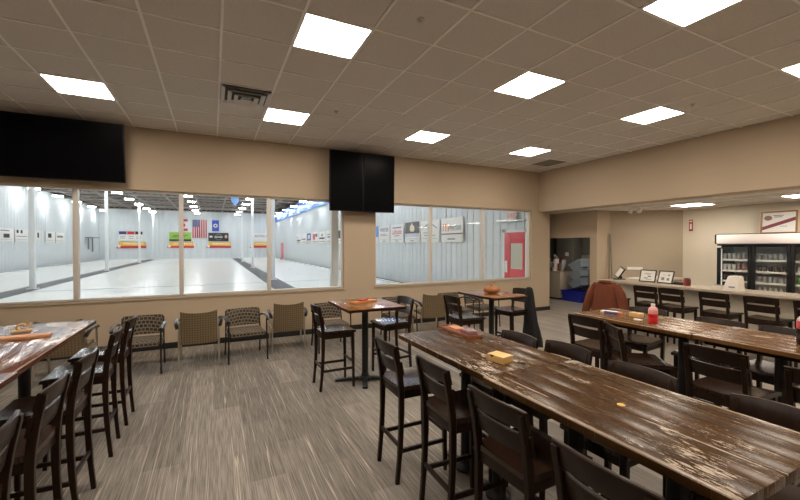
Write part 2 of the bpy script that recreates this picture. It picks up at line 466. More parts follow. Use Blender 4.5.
for j in range(9):
    y_ = 13.0 + j * 5.2
    bm = B()
    box(bm, RX0, y_ - 0.1, RZ - 0.12, RX1, y_ + 0.1, RZ - 0.02); box(bm, RX0, y_ - 0.1, RZ + 0.2, RX1, y_ + 0.1, RZ + 0.28)
    for q in range(20):
        xa = RX0 + q; bar(bm, [(xa, y_, RZ - 0.06), (xa + 0.5, y_, RZ + 0.22), (xa + 1, y_, RZ - 0.06)], 0.05, 0.05, up=(0, 1, 0))
    mk('truss', bm, 'beam', rr)
# walkways between the sheets, wall kerbs, hog lines
bm = B(); box(bm, -7.0, RY0, -0.002, -6.2, RY1 - 1.2, 0.012); struct('trim_3', bm, 'mat_grey')
bm = B(); box(bm, 2.2, RY0, -0.002, 3.0, RY1 - 1.2, 0.012); struct('trim_4', bm, 'mat_grey')
bm = B(); box(bm, RX0 + 0.06, RY0, -0.002, RX0 + 0.55, RY1 - 0.1, 0.02); box(bm, RX1 - 0.5, RY0, -0.002, RX1 - 0.06, RY1 - 0.1, 0.02); struct('trim_5', bm, C('dark_kerb', (0.06, 0.062, 0.065), 0.7))
bm = B(); box(bm, RX0 + 0.55, RY0, -0.002, RX0 + 0.70, RY1 - 1.2, 0.07); box(bm, RX1 - 0.65, RY0, -0.002, RX1 - 0.5, RY1 - 1.2, 0.07)
box(bm, RX0 + 0.55, RY1 - 1.35, -0.002, RX1 - 0.5, RY1 - 1.2, 0.10); struct('trim_6', bm, 'white_paint')
bm = B()
for a, b in ((-11.3, -7.02), (-6.18, 2.18), (3.02, 7.3)): box(bm, a, 18.85, -0.002, b, 18.97, 0.0015)
for a, b in ((-11.3, -7.02), (-6.18, 2.18), (3.02, 7.3)): box(bm, a, 42.0, -0.002, b, 42.12, 0.0015)
struct('trim_7', bm, C('hog_line', (0.22, 0.25, 0.26), 0.5))
bm = B(); box(bm, RX1 - 0.16, 9.0, 4.95, RX1 - 0.05, RY1, 5.75, 0.02); box(bm, RX1 - 0.7, 9.0, 5.7, RX1 - 0.05, RY1, 5.78); struct('trim_8', bm, 'blue_lit_roof')
# columns
def column(x, y, label):
    t = thing('steel_column', label, 'column', (x, y, 0), 0, 'white columns on the rink walkways')
    bx('shaft', 'white_paint', t, -0.085, -0.085, 0.02, 0.085, 0.085, RZ - 0.13, bev=0.01)
    bx('base_plate', 'white_paint', t, -0.16, -0.16, 0.012, 0.16, 0.16, 0.035, bev=0.005)
    t2 = ['nearest', 'second', 'third', 'farthest']
for x, ys, side in ((-6.42, (20.0, 31.8, 44.6, 54.0), 'left'), (2.70, (9.25, 20.0, 31.1, 42.5), 'right')):
    for y, nm in zip(ys, ('nearest', 'second', 'third', 'farthest')):
        column(x, y, '%s white steel column on the %s rink walkway%s' % (nm, side, '' if nm in ('nearest', 'farthest') else ' counted from the lounge'))
# high-bay lights
fix = None
ordY = [35.0, 39.5, 44.2, 49.0, 53.6]
added_nearY = [12.0, 16.6, 21.2, 25.8, 30.4]  # unseen front lights, added to light the near half of the ice
rowname = ['row along the left rink wall', 'row left of the flag', 'row beside the flag', 'row over the right walkway', 'row along the right rink wall']
for ri, x in enumerate((-11.1, -6.4, -1.75, 2.85, 7.35)):
    for ci, y in enumerate(added_nearY + ordY):
        pos = ['added unseen frontmost', 'second', 'third', 'added unseen fourth', 'added unseen fifth', 'sixth', 'seventh', 'eighth', 'ninth', 'farthest'][ci]
        lab = '%s bright rink light in the %s' % (pos, rowname[ri])
        if fix is None:
            fix = thing('high_bay_light', lab, 'light', (x, y, 5.62), 0, 'high bay lights over the ice')
            bm = B(); box(bm, -0.31, -0.18, 0.06, 0.31, 0.18, 0.13, 0.01); mk('housing', bm, 'white_paint', fix)
            for s in (-1, 1):
                bm = B(); box(bm, s * 0.165 - 0.125, -0.16, 0.0, s * 0.165 + 0.125, 0.16, 0.06, 0.006); mk('lens', bm, 'rink_light', fix)
            bm = B(); tube(bm, [(-0.25, 0, 0.13), (-0.25, 0, 0.35)], 0.012, 6); tube(bm, [(0.25, 0, 0.13), (0.25, 0, 0.35)], 0.012, 6); mk('hanger', bm, 'beam', fix)
        else:
            o = copy_tree(fix); o.location = (x, y, 5.62); o['label'] = lab
# banners on the far wall
ZC = 1.75
YF = RY1 - 0.06
red = C('banner_red', (0.55, 0.03, 0.04)); yel = C('banner_yellow', (0.85, 0.50, 0.06)); grn = C('banner_green', (0.30, 0.52, 0.08)); navy = C('banner_navy', (0.03, 0.05, 0.16))
def far_box(name, mat, par, x0, x1, z0, z1, d=0.0, cx=0):
    return bx(name, mat, par, x0 - cx, -0.05 - d, z0 + ZC, x1 - cx, 0.0, z1 + ZC)
def scoreboard(x0, x1, xr, label, kind):
    t = thing('scoreboard', label, 'scoreboard', (x0, YF, 0), 0, 'scoreboards on the far rink wall')
    w = x1 - x0
    if kind == 0:
        far_box('sponsor_panel', 'paper', t, 0, w, 0.52, 1.65)
        for q, c in enumerate((navy, red, C('panel_black', (0.02, 0.02, 0.02)))):
            far_box('sponsor_heading', c, t, q * w / 3 + 0.03, (q + 1) * w / 3 - 0.03, 1.28, 1.64, 0.01)
            for z in (0.98, 0.78): far_box('lettering', 'greyink', t, q * w / 3 + 0.15, (q + 1) * w / 3 - 0.15, z, z + 0.06, 0.01)
    elif kind == 1:
        far_box('sponsor_panel', grn, t, 0, w, 0.72, 1.62)
        for z, a, b in ((1.15, 0.2, 0.85), (0.98, 0.12, 0.7)): far_box('lettering', C('deep_green', (0.08, 0.2, 0.03)), t, a * w, b * w, z, z + 0.1, 0.01)
        far_box('footer_panel', C('panel_black', (0.02, 0.02, 0.02)), t, 0, w, 0.5, 0.72)
    elif kind == 2:
        far_box('sponsor_panel', C('panel_black', (0.02, 0.02, 0.02)), t, 0, w, 0.5, 1.6)
        bm = B()
        for q in range(28):
            a = 2 * PI * q / 28; b = 2 * PI * (q + 1) / 28
            bar(bm, [(w * .5 + .38 * math.cos(a), -0.065, ZC + 1.05 + .38 * math.sin(a)), (w * .5 + .38 * math.cos(b), -0.065, ZC + 1.05 + .38 * math.sin(b))], 0.02, 0.05, up=(0, 1, 0))
        mk('round_emblem', bm, 'paper', t)
        far_box('lettering', 'paper', t, w * .30, w * .70, 1.0, 1.1, 0.01)
        far_box('lettering', 'paper', t, w * .06, w * .2, 0.98, 1.2, 0.01)
        bm = B(); lathe(bm, [(0.0, -0.2), (0.14, -0.05), (0.17, 0.1), (0.1, 0.25), (0, 0.3)], 10, (w * .87, 0, ZC + 1.05)); bmesh.ops.scale(bm, vec=(1, 0.12, 1), verts=bm.verts, space=Matrix.Translation((0, 0.06, 0))); bmesh.ops.translate(bm, vec=(0, -0.06, 0), verts=bm.verts)
        mk('pear_emblem', bm, C('pear_pink', (0.75, 0.45, 0.35)), t)
    else:
        far_box('sponsor_panel', 'paper', t, 0, w, 0.5, 1.6)
        text_mesh('lettering', 'ASTRUP', 0.52, C('purple_ink', (0.10, 0.08, 0.32)), t, (w * .53, -0.06, ZC + 1.2), (PI / 2, 0, 0))
    far_box('yellow_score_row', yel, t, 0, w + 0.25, -0.10, 0.38)
    bm = B()
    for q in range(11): box(bm, 0.5 + q * (w - 0.4) / 11, -0.06, ZC + 0.08, 0.5 + q * (w - 0.4) / 11 + 0.11, -0.05, ZC + 0.24)
    mk('score_numerals', bm, 'paper', t)
    far_box('red_score_row', red, t, -0.2, w + 0.3, -0.38, -0.10)
    bm = B(); prism(bm, [(0.02 + 0.17 * math.cos(2 * PI * q / 16), ZC - 0.16 + 0.17 * math.sin(2 * PI * q / 16)) for q in range(16)], 'y', -0.07, -0.045)
    mk('stone_emblem', bm, 'paper', t)
scoreboard(-10.12, -7.7, 0, 'scoreboard with three white sponsor panels, leftmost on the far rink wall', 0)
scoreboard(-4.94, -2.5, 0, 'scoreboard topped by a lime green panel on the far rink wall', 1)
scoreboard(-0.54, 1.87, 0, 'scoreboard topped by a black panel with a round emblem, below the blue flag', 2)
scoreboard(4.72, 7.2, 0, 'scoreboard with white ASTRUP panel at the right of the far rink wall', 3)
# striped flag hung vertically
t = thing('striped_flag', 'red and white striped flag with blue star field hung on far rink wall', 'flag', (-2.35, YF, 0))
w = 1.62
bm = B(); sheet(bm, [[(w * i / 26, -0.03 + 0.012 * math.sin(i * 1.1), z) for i in range(27)] for z in (2.66, 5.0)]); bmesh.ops.solidify(bm, geom=list(bm.faces), thickness=0.01); mk('cloth', bm, 'paper', t)
for q in range(0, 13, 2):
    bx('red_stripe', C('flag_red', (0.52, 0.05, 0.08)), t, w * q / 13, -0.06, 2.66, w * (q + 1) / 13, -0.045, 5.0)
bx('blue_field', C('flag_blue', (0.05, 0.07, 0.2)), t, 0, -0.07, 4.1, w * 0.5, -0.05, 5.0)
bm = B()
for a in range(5):
    for b in range(6):
        r = 0.035; cx, cz = 0.1 + a * 0.155, 4.18 + b * 0.15
        prism(bm, [(cx + (r if q % 2 == 0 else r * .42) * math.sin(PI * q / 5), cz + (r if q % 2 == 0 else r * .42) * math.cos(PI * q / 5)) for q in range(10)], 'y', -0.078, -0.07)
mk('stars', bm, 'paper', t)
t = thing('blue_flag', 'small royal blue flag with round seal hung right of the striped flag', 'flag', (-0.1, YF, 0))
bx('cloth', C('royal_blue', (0.03, 0.08, 0.48)), t, 0, -0.05, 3.55, 0.82, -0.02, 5.0)
bm = B(); prism(bm, [(0.41 + 0.26 * math.cos(2 * PI * q / 20), 4.28 + 0.26 * math.sin(2 * PI * q / 20)) for q in range(20)], 'y', -0.06, -0.05); mk('seal', bm, 'paper', t)
bm = B(); prism(bm, [(0.41 + 0.14 * math.cos(2 * PI * q / 20), 4.28 + 0.14 * math.sin(2 * PI * q / 20)) for q in range(20)], 'y', -0.066, -0.06); mk('seal_centre', bm, C('seal_brown', (0.25, 0.12, 0.08)), t)
t = thing('wall_emblem', 'red bar emblem above the lime green scoreboard on far rink wall', 'emblem', (-3.84, YF, 0))
for z in (4.75, 3.55): bx('red_bar', red, t, 0, -0.05, z, 0.95, 0, z + 0.3)
bm = B(); prism(bm, [(0.45 + 0.24 * math.cos(2 * PI * q / 16), 4.28 + 0.24 * math.sin(2 * PI * q / 16)) for q in range(16)], 'y', -0.05, 0); mk('red_disc', bm, red, t)
t = thing('pennant', 'light blue pennant hanging from the rink roof', 'pennant', (1.72, 36.0, 0))
bm = B(); prism(bm, [(-0.33, 5.9), (0.33, 5.9), (0.30, 5.5), (0.02, 5.12), (-0.28, 5.5)], 'y', -0.02, 0.02); mk('cloth', bm, C('pennant_blue', (0.25, 0.45, 0.85)), t)
bm = B(); tube(bm, [(-0.36, 0, 5.91), (0.36, 0, 5.91)], 0.025, 8); mk('rod', bm, 'white_paint', t)
# sponsor signs on the side walls of the rink
def side_sign(x, ya, yb, z0, z1, label, deco, grp):
    """hung on an X = const wall; ya is the edge that reads left; local u runs left to right"""
    right = x > 0
    t = thing('sponsor_sign', label, 'sign', (x, ya, 0), -PI / 2 if right else PI / 2, grp)
    w = abs(yb - ya); h = z1 - z0
    bx('panel', deco.get('bg', 'paper'), t, 0, -0.03, z0, w, 0.0, z1, bev=0.004)
    for u0, u1, v0, v1, m in deco.get('bars', ()):
        bx('print', m, t, w * u0, -0.036, z0 + h * v0, w * u1, -0.03, z0 + h * v1)
    for s, u, v, sz, m in deco.get('texts', ()):
        text_mesh('lettering', s, sz, m, t, (w * u, -0.034, z0 + h * v), (PI / 2, 0, 0))
    for poly, m in deco.get('polys', ()):
        bm = B(); prism(bm, [(w * u, z0 + h * v) for u, v in poly], 'y', -0.037, -0.03); mk('print', bm, m, t)
    return t
gR = 'sponsor signs on the right rink wall'; gL = 'sponsor signs on the left rink wall'
XS = RX1 - 0.06
blue_i = C('ink_blue', (0.05, 0.09, 0.35)); red_i = C('ink_red', (0.62, 0.05, 0.06)); brownb = C('photo_brown', (0.11, 0.095, 0.085)); orange = C('ink_orange', (0.85, 0.25, 0.03))
foot = [(0.12, 0.88, 0.17, 0.185, 'greyink'), (0.38, 0.62, 0.07, 0.11, 'greyink')]
side_sign(XS, 19.35, 18.85, 1.86, 2.75, 'sponsor sign with solid blue panel, next to the wall pier between the windows', {'bars': [(0, 1, 0.35, 1.0, C('sign_blue', (0.12, 0.30, 0.75)))]}, gR)
side_sign(XS, 18.72, 17.42, 1.86, 2.72, 'white sponsor sign with dark blue WINTER lettering on right rink wall', {'bars': foot + [(0.15, 0.85, 0.42, 0.45, 'greyink'), (0.15, 0.7, 0.5, 0.53, 'greyink')], 'texts': [('WINTER', 0.52, 0.76, 0.28, blue_i)]}, gR)
side_sign(XS, 17.25, 15.86, 1.86, 2.73, 'white sponsor sign with red LaRustic lettering on right rink wall', {'bars': foot + [(0.15, 0.85, 0.80, 0.85, blue_i), (0.3, 0.7, 0.36, 0.40, 'greyink')], 'texts': [('LaRustic', 0.5, 0.58, 0.32, red_i)]}, gR)
side_sign(XS, 15.65, 14.32, 1.86, 2.76, 'sponsor sign with dark brown photo panel and pale figure', {'bars': foot + [(0, 1, 0.45, 1.0, brownb), (0.04, 0.96, 0.28, 0.44, C('pale_blue', (0.55, 0.60, 0.68)))],
    'polys': [([(0.34, 0.6), (0.4, 0.55), (0.6, 0.52), (0.68, 0.62), (0.66, 0.78), (0.55, 0.86), (0.5, 0.97), (0.44, 0.9), (0.36, 0.78)], C('cream_print', (0.75, 0.68, 0.52)))]}, gR)
side_sign(XS, 14.2, 12.72, 1.86, 2.75, 'white sponsor sign with thin roof outline drawing, behind a window mullion', {'bars': foot + [(0.15, 0.6, 0.42, 0.45, 'greyink'), (0.2, 0.8, 0.3, 0.33, 'greyink')],
    'polys': [([(0.08, 0.62), (0.5, 0.93), (0.92, 0.62), (0.86, 0.62), (0.5, 0.88), (0.14, 0.62)], 'greyink')]}, gR)
side_sign(XS, 12.55, 11.15, 1.86, 2.76, 'white sponsor sign with orange m and marcus lettering', {'bars': [(0, 1, 0.31, 0.36, C('bar_brown', (0.2, 0.13, 0.1))), (0.3, 0.65, 0.1, 0.15, 'greyink'), (0.42, 0.92, 0.48, 0.50, 'greyink')],
    'texts': [('m', 0.21, 0.66, 0.62, orange), ('marcus', 0.64, 0.62, 0.27, 'greyink')]}, gR)
# smaller run of signs further along the right wall
runs = [('ink block', 0), ('line of text', 1), ('framed crest', 2), ('pink and blue print', 3), ('small round logo', 4), ('two text lines', 5), ('tall dark figure', 6)]
ys = 41.0
for i, (nm, kk) in enumerate(runs):
    d = {'bars': [(0.1, 0.9, 0.15, 0.2, 'greyink')]}
    if kk == 0: d['bars'] += [(0.2, 0.35, 0.6, 0.75, blue_i), (0.1, 0.85, 0.3, 0.42, 'ink')]
    if kk == 1: d['bars'] += [(0.1, 0.9, 0.4, 0.5, blue_i)]
    if kk == 2: d['bars'] += [(0.15, 0.85, 0.3, 0.95, blue_i), (0.3, 0.7, 0.45, 0.8, 'paper')]
    if kk == 3: d['bars'] += [(0.15, 0.5, 0.35, 0.85, red_i), (0.55, 0.85, 0.6, 0.85, blue_i)]
    if kk == 4: d['bars'] += [(0.1, 0.85, 0.38, 0.5, 'ink'), (0.4, 0.6, 0.6, 0.8, 'greyink')]
    if kk == 5: d['bars'] += [(0.15, 0.85, 0.65, 0.72, 'greyink'), (0.15, 0.6, 0.45, 0.55, blue_i)]
    if kk == 6: d['bars'] += [(0.35, 0.65, 0.35, 0.9, 'ink')]
    side_sign(XS, ys, ys - 2.15, 1.86, 2.86, ['far right-wall rink sign with a small blue square and black line', 'far right-wall rink sign with one blue text line', 'far right-wall rink sign with a blue framed crest', 'far right-wall rink sign with red and blue print', 'far right-wall rink sign with small grey square logo', 'far right-wall rink sign with grey and blue lines', 'far right-wall rink sign with tall black print'][i], d, gR)
    ys -= 2.35
side_sign(XS, 24.3, 22.4, 1.86, 2.8, 'far right-wall rink sign with black line, seen behind the white column', {'bars': [(0.2, 0.8, 0.3, 0.4, 'ink'), (0.4, 0.6, 0.55, 0.75, 'greyink')]}, gR)
ys = 29.8
for i in range(6):
    w_ = 2.0 if i else 2.2
    d = {'bars': [(0.1, 0.9, 0.18, 0.2, 'greyink')]}
    d['bars'] += [[(0.2, 0.8, 0.4, 0.5, 'ink')], [(0.1, 0.7, 0.8, 0.88, 'greyink'), (0.3, 0.7, 0.3, 0.6, 'ink')], [(0.1, 0.25, 0.7, 0.95, 'ink'), (0.4, 0.55, 0.7, 0.95, 'ink'), (0.1, 0.9, 0.42, 0.48, 'greyink')], [(0.15, 0.4, 0.45, 0.9, 'greyink'), (0.7, 0.85, 0.4, 0.85, 'ink')], [(0.25, 0.6, 0.45, 0.85, 'ink')], [(0.15, 0.85, 0.5, 0.7, 'greyink')]][i]
    side_sign(RX0 + 0.06, ys, ys + w_, 1.96, 2.82, ['left-wall rink sign with single black bar, nearest the lounge', 'left-wall rink sign with black block under a grey line', 'left-wall rink sign with two black figures over a text line', 'left-wall rink sign with grey block and black figure, left of the white column', 'left-wall rink sign with black emblem, right of the white column', 'left-wall rink sign with one grey text block, farthest from the lounge'][i], d, gL)
    ys += w_ + (0.2 if i != 3 else 1.0)
# folding bracket on the left rink wall
t = thing('wall_bracket', 'grey metal bracket on the left rink wall near far corner', 'bracket', (RX0 + 0.08, 50.0, 0))
bx('arm', 'greyink', t, 0, 0, 1.9 + 0.6, 0.7, 2.6, 2.58 + 0.0)
bx('post', 'greyink', t, 0.1, 0.5, 1.3, 0.2, 0.65, 2.5); bx('post', 'greyink', t, 0.1, 2.0, 1.0, 0.2, 2.15, 2.5)
# red measuring post by the right wall
t = thing('marker_post', 'pale red upright post by the right rink wall near far end', 'post', (RX1 - 0.55, 47.5, 0))
bx('post', C('pink_red', (0.72, 0.25, 0.25)), t, -0.12, -0.3, 0.02, 0.12, 0.3, 2.0, bev=0.02); bx('foot', C('dark_kerb', (0.1, 0.105, 0.11)), t, -0.2, -0.45, 0.02, 0.2, 0.45, 0.08)
# red exit door in the right rink wall, EXIT sign above
e = bpy.data.objects.new('door_1', None); COL.objects.link(e); e['kind'] = 'structure'; e.location = (RX1 - 0.05, 9.0, 0); e.rotation_euler = (0, 0, -PI / 2)
dred = C('door_red', (0.62, 0.055, 0.07), 0.4)
bx('door_frame', 'white_paint', e, -0.1, -0.03, 0, 0.0, 0.02, 2.2); bx('door_frame', 'white_paint', e, 0.82, -0.03, 0, 0.92, 0.02, 2.2); bx('door_frame', 'white_paint', e, -0.1, -0.03, 2.12, 0.92, 0.02, 2.2)
bm = B(); box(bm, 0, -0.05, 0.02, 0.25, 0.0, 2.12, 0.004); box(bm, 0.25, -0.05, 1.80, 0.82, 0.0, 2.12, 0.004); box(bm, 0.25, -0.05, 0.02, 0.82, 0.0, 1.05, 0.004); box(bm, 0.74, -0.05, 1.05, 0.82, 0.0, 1.8, 0.004); mk('door_leaf', bm, dred, e)
bx('door_glass', C('pale_door_glass', (0.55, 0.55, 0.46), 0.15), e, 0.25, -0.035, 1.05, 0.74, -0.02, 1.8)
bm = B(); tube(bm, [(0.08, -0.06, 0.95), (0.08, -0.11, 0.98), (0.08, -0.11, 1.22), (0.08, -0.06, 1.25)], 0.02, 8, up=(1, 0, 0)); box(bm, 0.02, -0.06, 0.93, 0.13, -0.05, 1.28, 0.004); mk('door_handle', bm, 'white_paint', e)
t = thing('exit_sign', 'red lettered EXIT sign above the red rink door', 'exit sign', (RX1 - 0.06, 8.86, 2.5), -PI / 2)
bx('housing', 'paper', t, 0, -0.06, 0, 0.36, 0, 0.24, bev=0.01); text_mesh('lettering', 'EXIT', 0.17, C('exit_red', (0.8, 0.03, 0.03)), t, (0.18, -0.063, 0.12), (PI / 2, 0, 0))
bx('shelf_light', 'white_paint', t, -0.45, -0.12, -0.06, 0.75, 0.0, -0.02)

# ------------------------------------------------------------------ ceiling fittings
cl = None
spots = []
cols = [('left', -1.748), ('second', 0.69), ('third', 3.128), ('right', 5.567)]
rows = [('window', 5.630), ('middle', 3.19), ('near', 1.36), ('rear', -1.08)]
known = {('window', 'left'): 'square ceiling light panel near the left wall-mounted television', ('window', 'second'): 'square ceiling light panel beside the square air diffuser',
         ('window', 'third'): 'square ceiling light panel beside the round smoke detector', ('window', 'right'): 'square ceiling light panel nearest the right end of the window wall',
         ('middle', 'second'): 'large square ceiling light panel at top centre-left, nearest the camera', ('middle', 'third'): 'square ceiling light panel over the two high tables, in the middle row',
         ('middle', 'right'): 'square ceiling light panel nearest the tan soffit on the right', ('near', 'third'): 'square ceiling light panel cut by the top edge of the photo',
         ('near', 'right'): 'square ceiling light panel cut by the right edge of the photo'}
for rn, y in rows:
    for cn, x in cols:
        if (rn, cn) in (('middle', 'left'), ('near', 'left')): pass
        spots.append((x, y, known.get((rn, cn), 'square ceiling light panel of the %s row, %s column, unseen and added for brightness' % (rn, cn))))  # panels without a known entry are unseen, added to brighten the lounge
for x, y, lab in spots:
    if cl is None:
        cl = thing('ceiling_light', lab, 'ceiling light', (x, y, CH), 0, 'square light panels in the lounge ceiling')
        bm = B()
        for a in ((0, 0, G, 0.02), (0, G - 0.02, G, G), (0, 0.02, 0.02, G - 0.02), (G - 0.02, 0.02, G, G - 0.02)): box(bm, a[0], a[1], -0.012, a[2], a[3], -0.001, 0.002)
        mk('frame', bm, 'white_paint', cl)
        bx('diffuser', 'room_light', cl, 0.021, 0.021, -0.010, G - 0.021, G - 0.021, -0.002)
    else:
        o = copy_tree(cl); o.location = (x, y, CH); o['label'] = lab
bl = None
for (x, y, lab) in ((9.04, 4.39, 'bar ceiling light panel left of the beverage cooler'), (9.04, 2.56, 'bar ceiling light panel above the beverage cooler, at the right edge'), (9.04, 0.7, 'bar ceiling light panel unseen and added for brightness, nearer'), (9.04, -1.5, 'bar ceiling light panel unseen and added for brightness, farthest back')):  # last two panels are unseen, added for more light at the bar
    if bl is None:
        bl = thing('bar_light', lab, 'ceiling light', (x, y, SO), 0, 'light panels in the bar ceiling')
        bm = B()
        for a in ((0, 0, G, 0.02), (0, G - 0.02, G, G), (0, 0.02, 0.02, G - 0.02), (G - 0.02, 0.02, G, G - 0.02)): box(bm, a[0], a[1], -0.012, a[2], a[3], -0.001, 0.002)
        mk('frame', bm, 'white_paint', bl); bx('diffuser', 'bar_light', bl, 0.021, 0.021, -0.010, G - 0.021, G - 0.021, -0.002)
    else:
        o = copy_tree(bl); o.location = (x, y, SO); o['label'] = lab
# square cone diffuser
t = thing('air_diffuser', 'square louvred air diffuser in the ceiling left of a light panel', 'air vent', (0.09, 5.035, CH))
bx('backing', C('vent_dark', (0.06, 0.055, 0.05), 0.8), t, 0.03, 0.03, -0.006, G - 0.03, G - 0.03, -0.001)
for q in range(4):
    a = 0.01 + q * 0.075; z = -0.012 - q * 0.014
    bm = B()
    def rect(i, zz): return [(i, i, zz), (G - i, i, zz), (G - i, G - i, zz), (i, G - i, zz)]
    loft(bm, [rect(a, z - 0.02), rect(a + 0.045, z + 0.008), rect(a + 0.05, z + 0.008), rect(a + 0.006, z - 0.024)], cap=False)
    fs = [f for f in bm.faces]
    mk('louvre_ring', bm, 'white_paint', t)
bx('centre_plate', 'white_paint', t, 0.25, 0.25, -0.05, G - 0.25, G - 0.25, -0.04)
# return grille
t = thing('return_grille', 'darker square return air grille in the ceiling at the corner', 'air vent', (6.79, 6.27, CH))
bx('backing', C('vent_dark', (0.03, 0.027, 0.025), 0.8), t, 0.02, 0.02, -0.004, G - 0.02, G - 0.02, -0.001)
bm = B()
for q in range(14): box(bm, 0.03 + q * 0.04, 0.03, -0.009, 0.03 + q * 0.04 + 0.02, G - 0.03, -0.004)
for q in range(10): box(bm, 0.03, 0.03 + q * 0.06, -0.009, G - 0.03, 0.03 + q * 0.06 + 0.012, -0.004)
mk('grille', bm, C('grille_grey', (0.28, 0.25, 0.21), 0.6), t)
for x, y, lab in ((1.60, 5.37, 'small sprinkler head in ceiling beside the twin televisions'), (1.60, 2.88, 'small sprinkler head in ceiling at the top middle of the photo'), (5.88, 5.44, 'small sprinkler head in ceiling near the far right light panel'), (5.90, 2.97, 'small sprinkler head in ceiling near the tan soffit')):
    t = thing('sprinkler_head', lab, 'sprinkler', (x, y, CH), 0, 'sprinkler heads in the ceiling')
    bm = B(); lathe(bm, [(0.035, -0.001), (0.035, -0.006), (0.012, -0.012), (0.010, -0.03), (0.024, -0.033), (0.024, -0.037), (0.0, -0.038)], 14); mk('deflector', bm, 'chrome', t)
t = thing('smoke_detector', 'round white smoke detector on the ceiling near a light panel', 'smoke detector', (4.03, 6.61, CH))
bm = B(); lathe(bm, [(0.07, -0.001), (0.07, -0.02), (0.055, -0.04), (0.0, -0.045)], 20); mk('body', bm, 'paper', t)
t = thing('emergency_light', 'white twin-head emergency light on the bar ceiling edge', 'emergency light', (8.75, 5.55, SO))
bx('body', 'paper', t, -0.05, -0.12, -0.05, 0.05, 0.12, -0.001, bev=0.008)
for s in (-1, 1):
    bm = B(); tube(bm, [(-0.02, s * 0.09, -0.05), (-0.05, s * 0.11, -0.13)], [0.035, 0.05], 12); mk('lamp_head', bm, 'paper', t)

# ------------------------------------------------------------------ televisions on the window wall
def tv(x0, x1, z0, z1, yb, lean, label):
    w, h = x1 - x0, z1 - z0
    t = thing('television', label, 'television', ((x0 + x1) / 2, yb, (z0 + z1) / 2))
    R = Matrix.Rotation(lean, 4, 'X')
    bm = B(); box(bm, -w / 2, -0.03, -h / 2, w / 2, 0.03, h / 2, 0.006, rot=R); mk('housing', bm, 'plastic_black', t)
    bm = B(); box(bm, -w / 2 + 0.012, -0.033, -h / 2 + 0.018, w / 2 - 0.012, -0.029, h / 2 - 0.012, rot=R); mk('screen', bm, 'tv', t)
    bm = B(); box(bm, -0.2, 0.03, -0.2, 0.2, YW - yb - 0.001, 0.2, 0.01); mk('wall_mount', bm, 'black', t)
tv(-2.72, -1.23, 2.72, 3.615, 7.28, 0.13, 'large black wall television tilted down above the left windows')
tv(2.04, 2.725, 2.42, 3.60, 7.30, 0.02, 'left upright black display of the pair on the wall pier')
tv(2.735, 3.42, 2.42, 3.60, 7.30, 0.02, 'right upright black display of the pair on the wall pier')

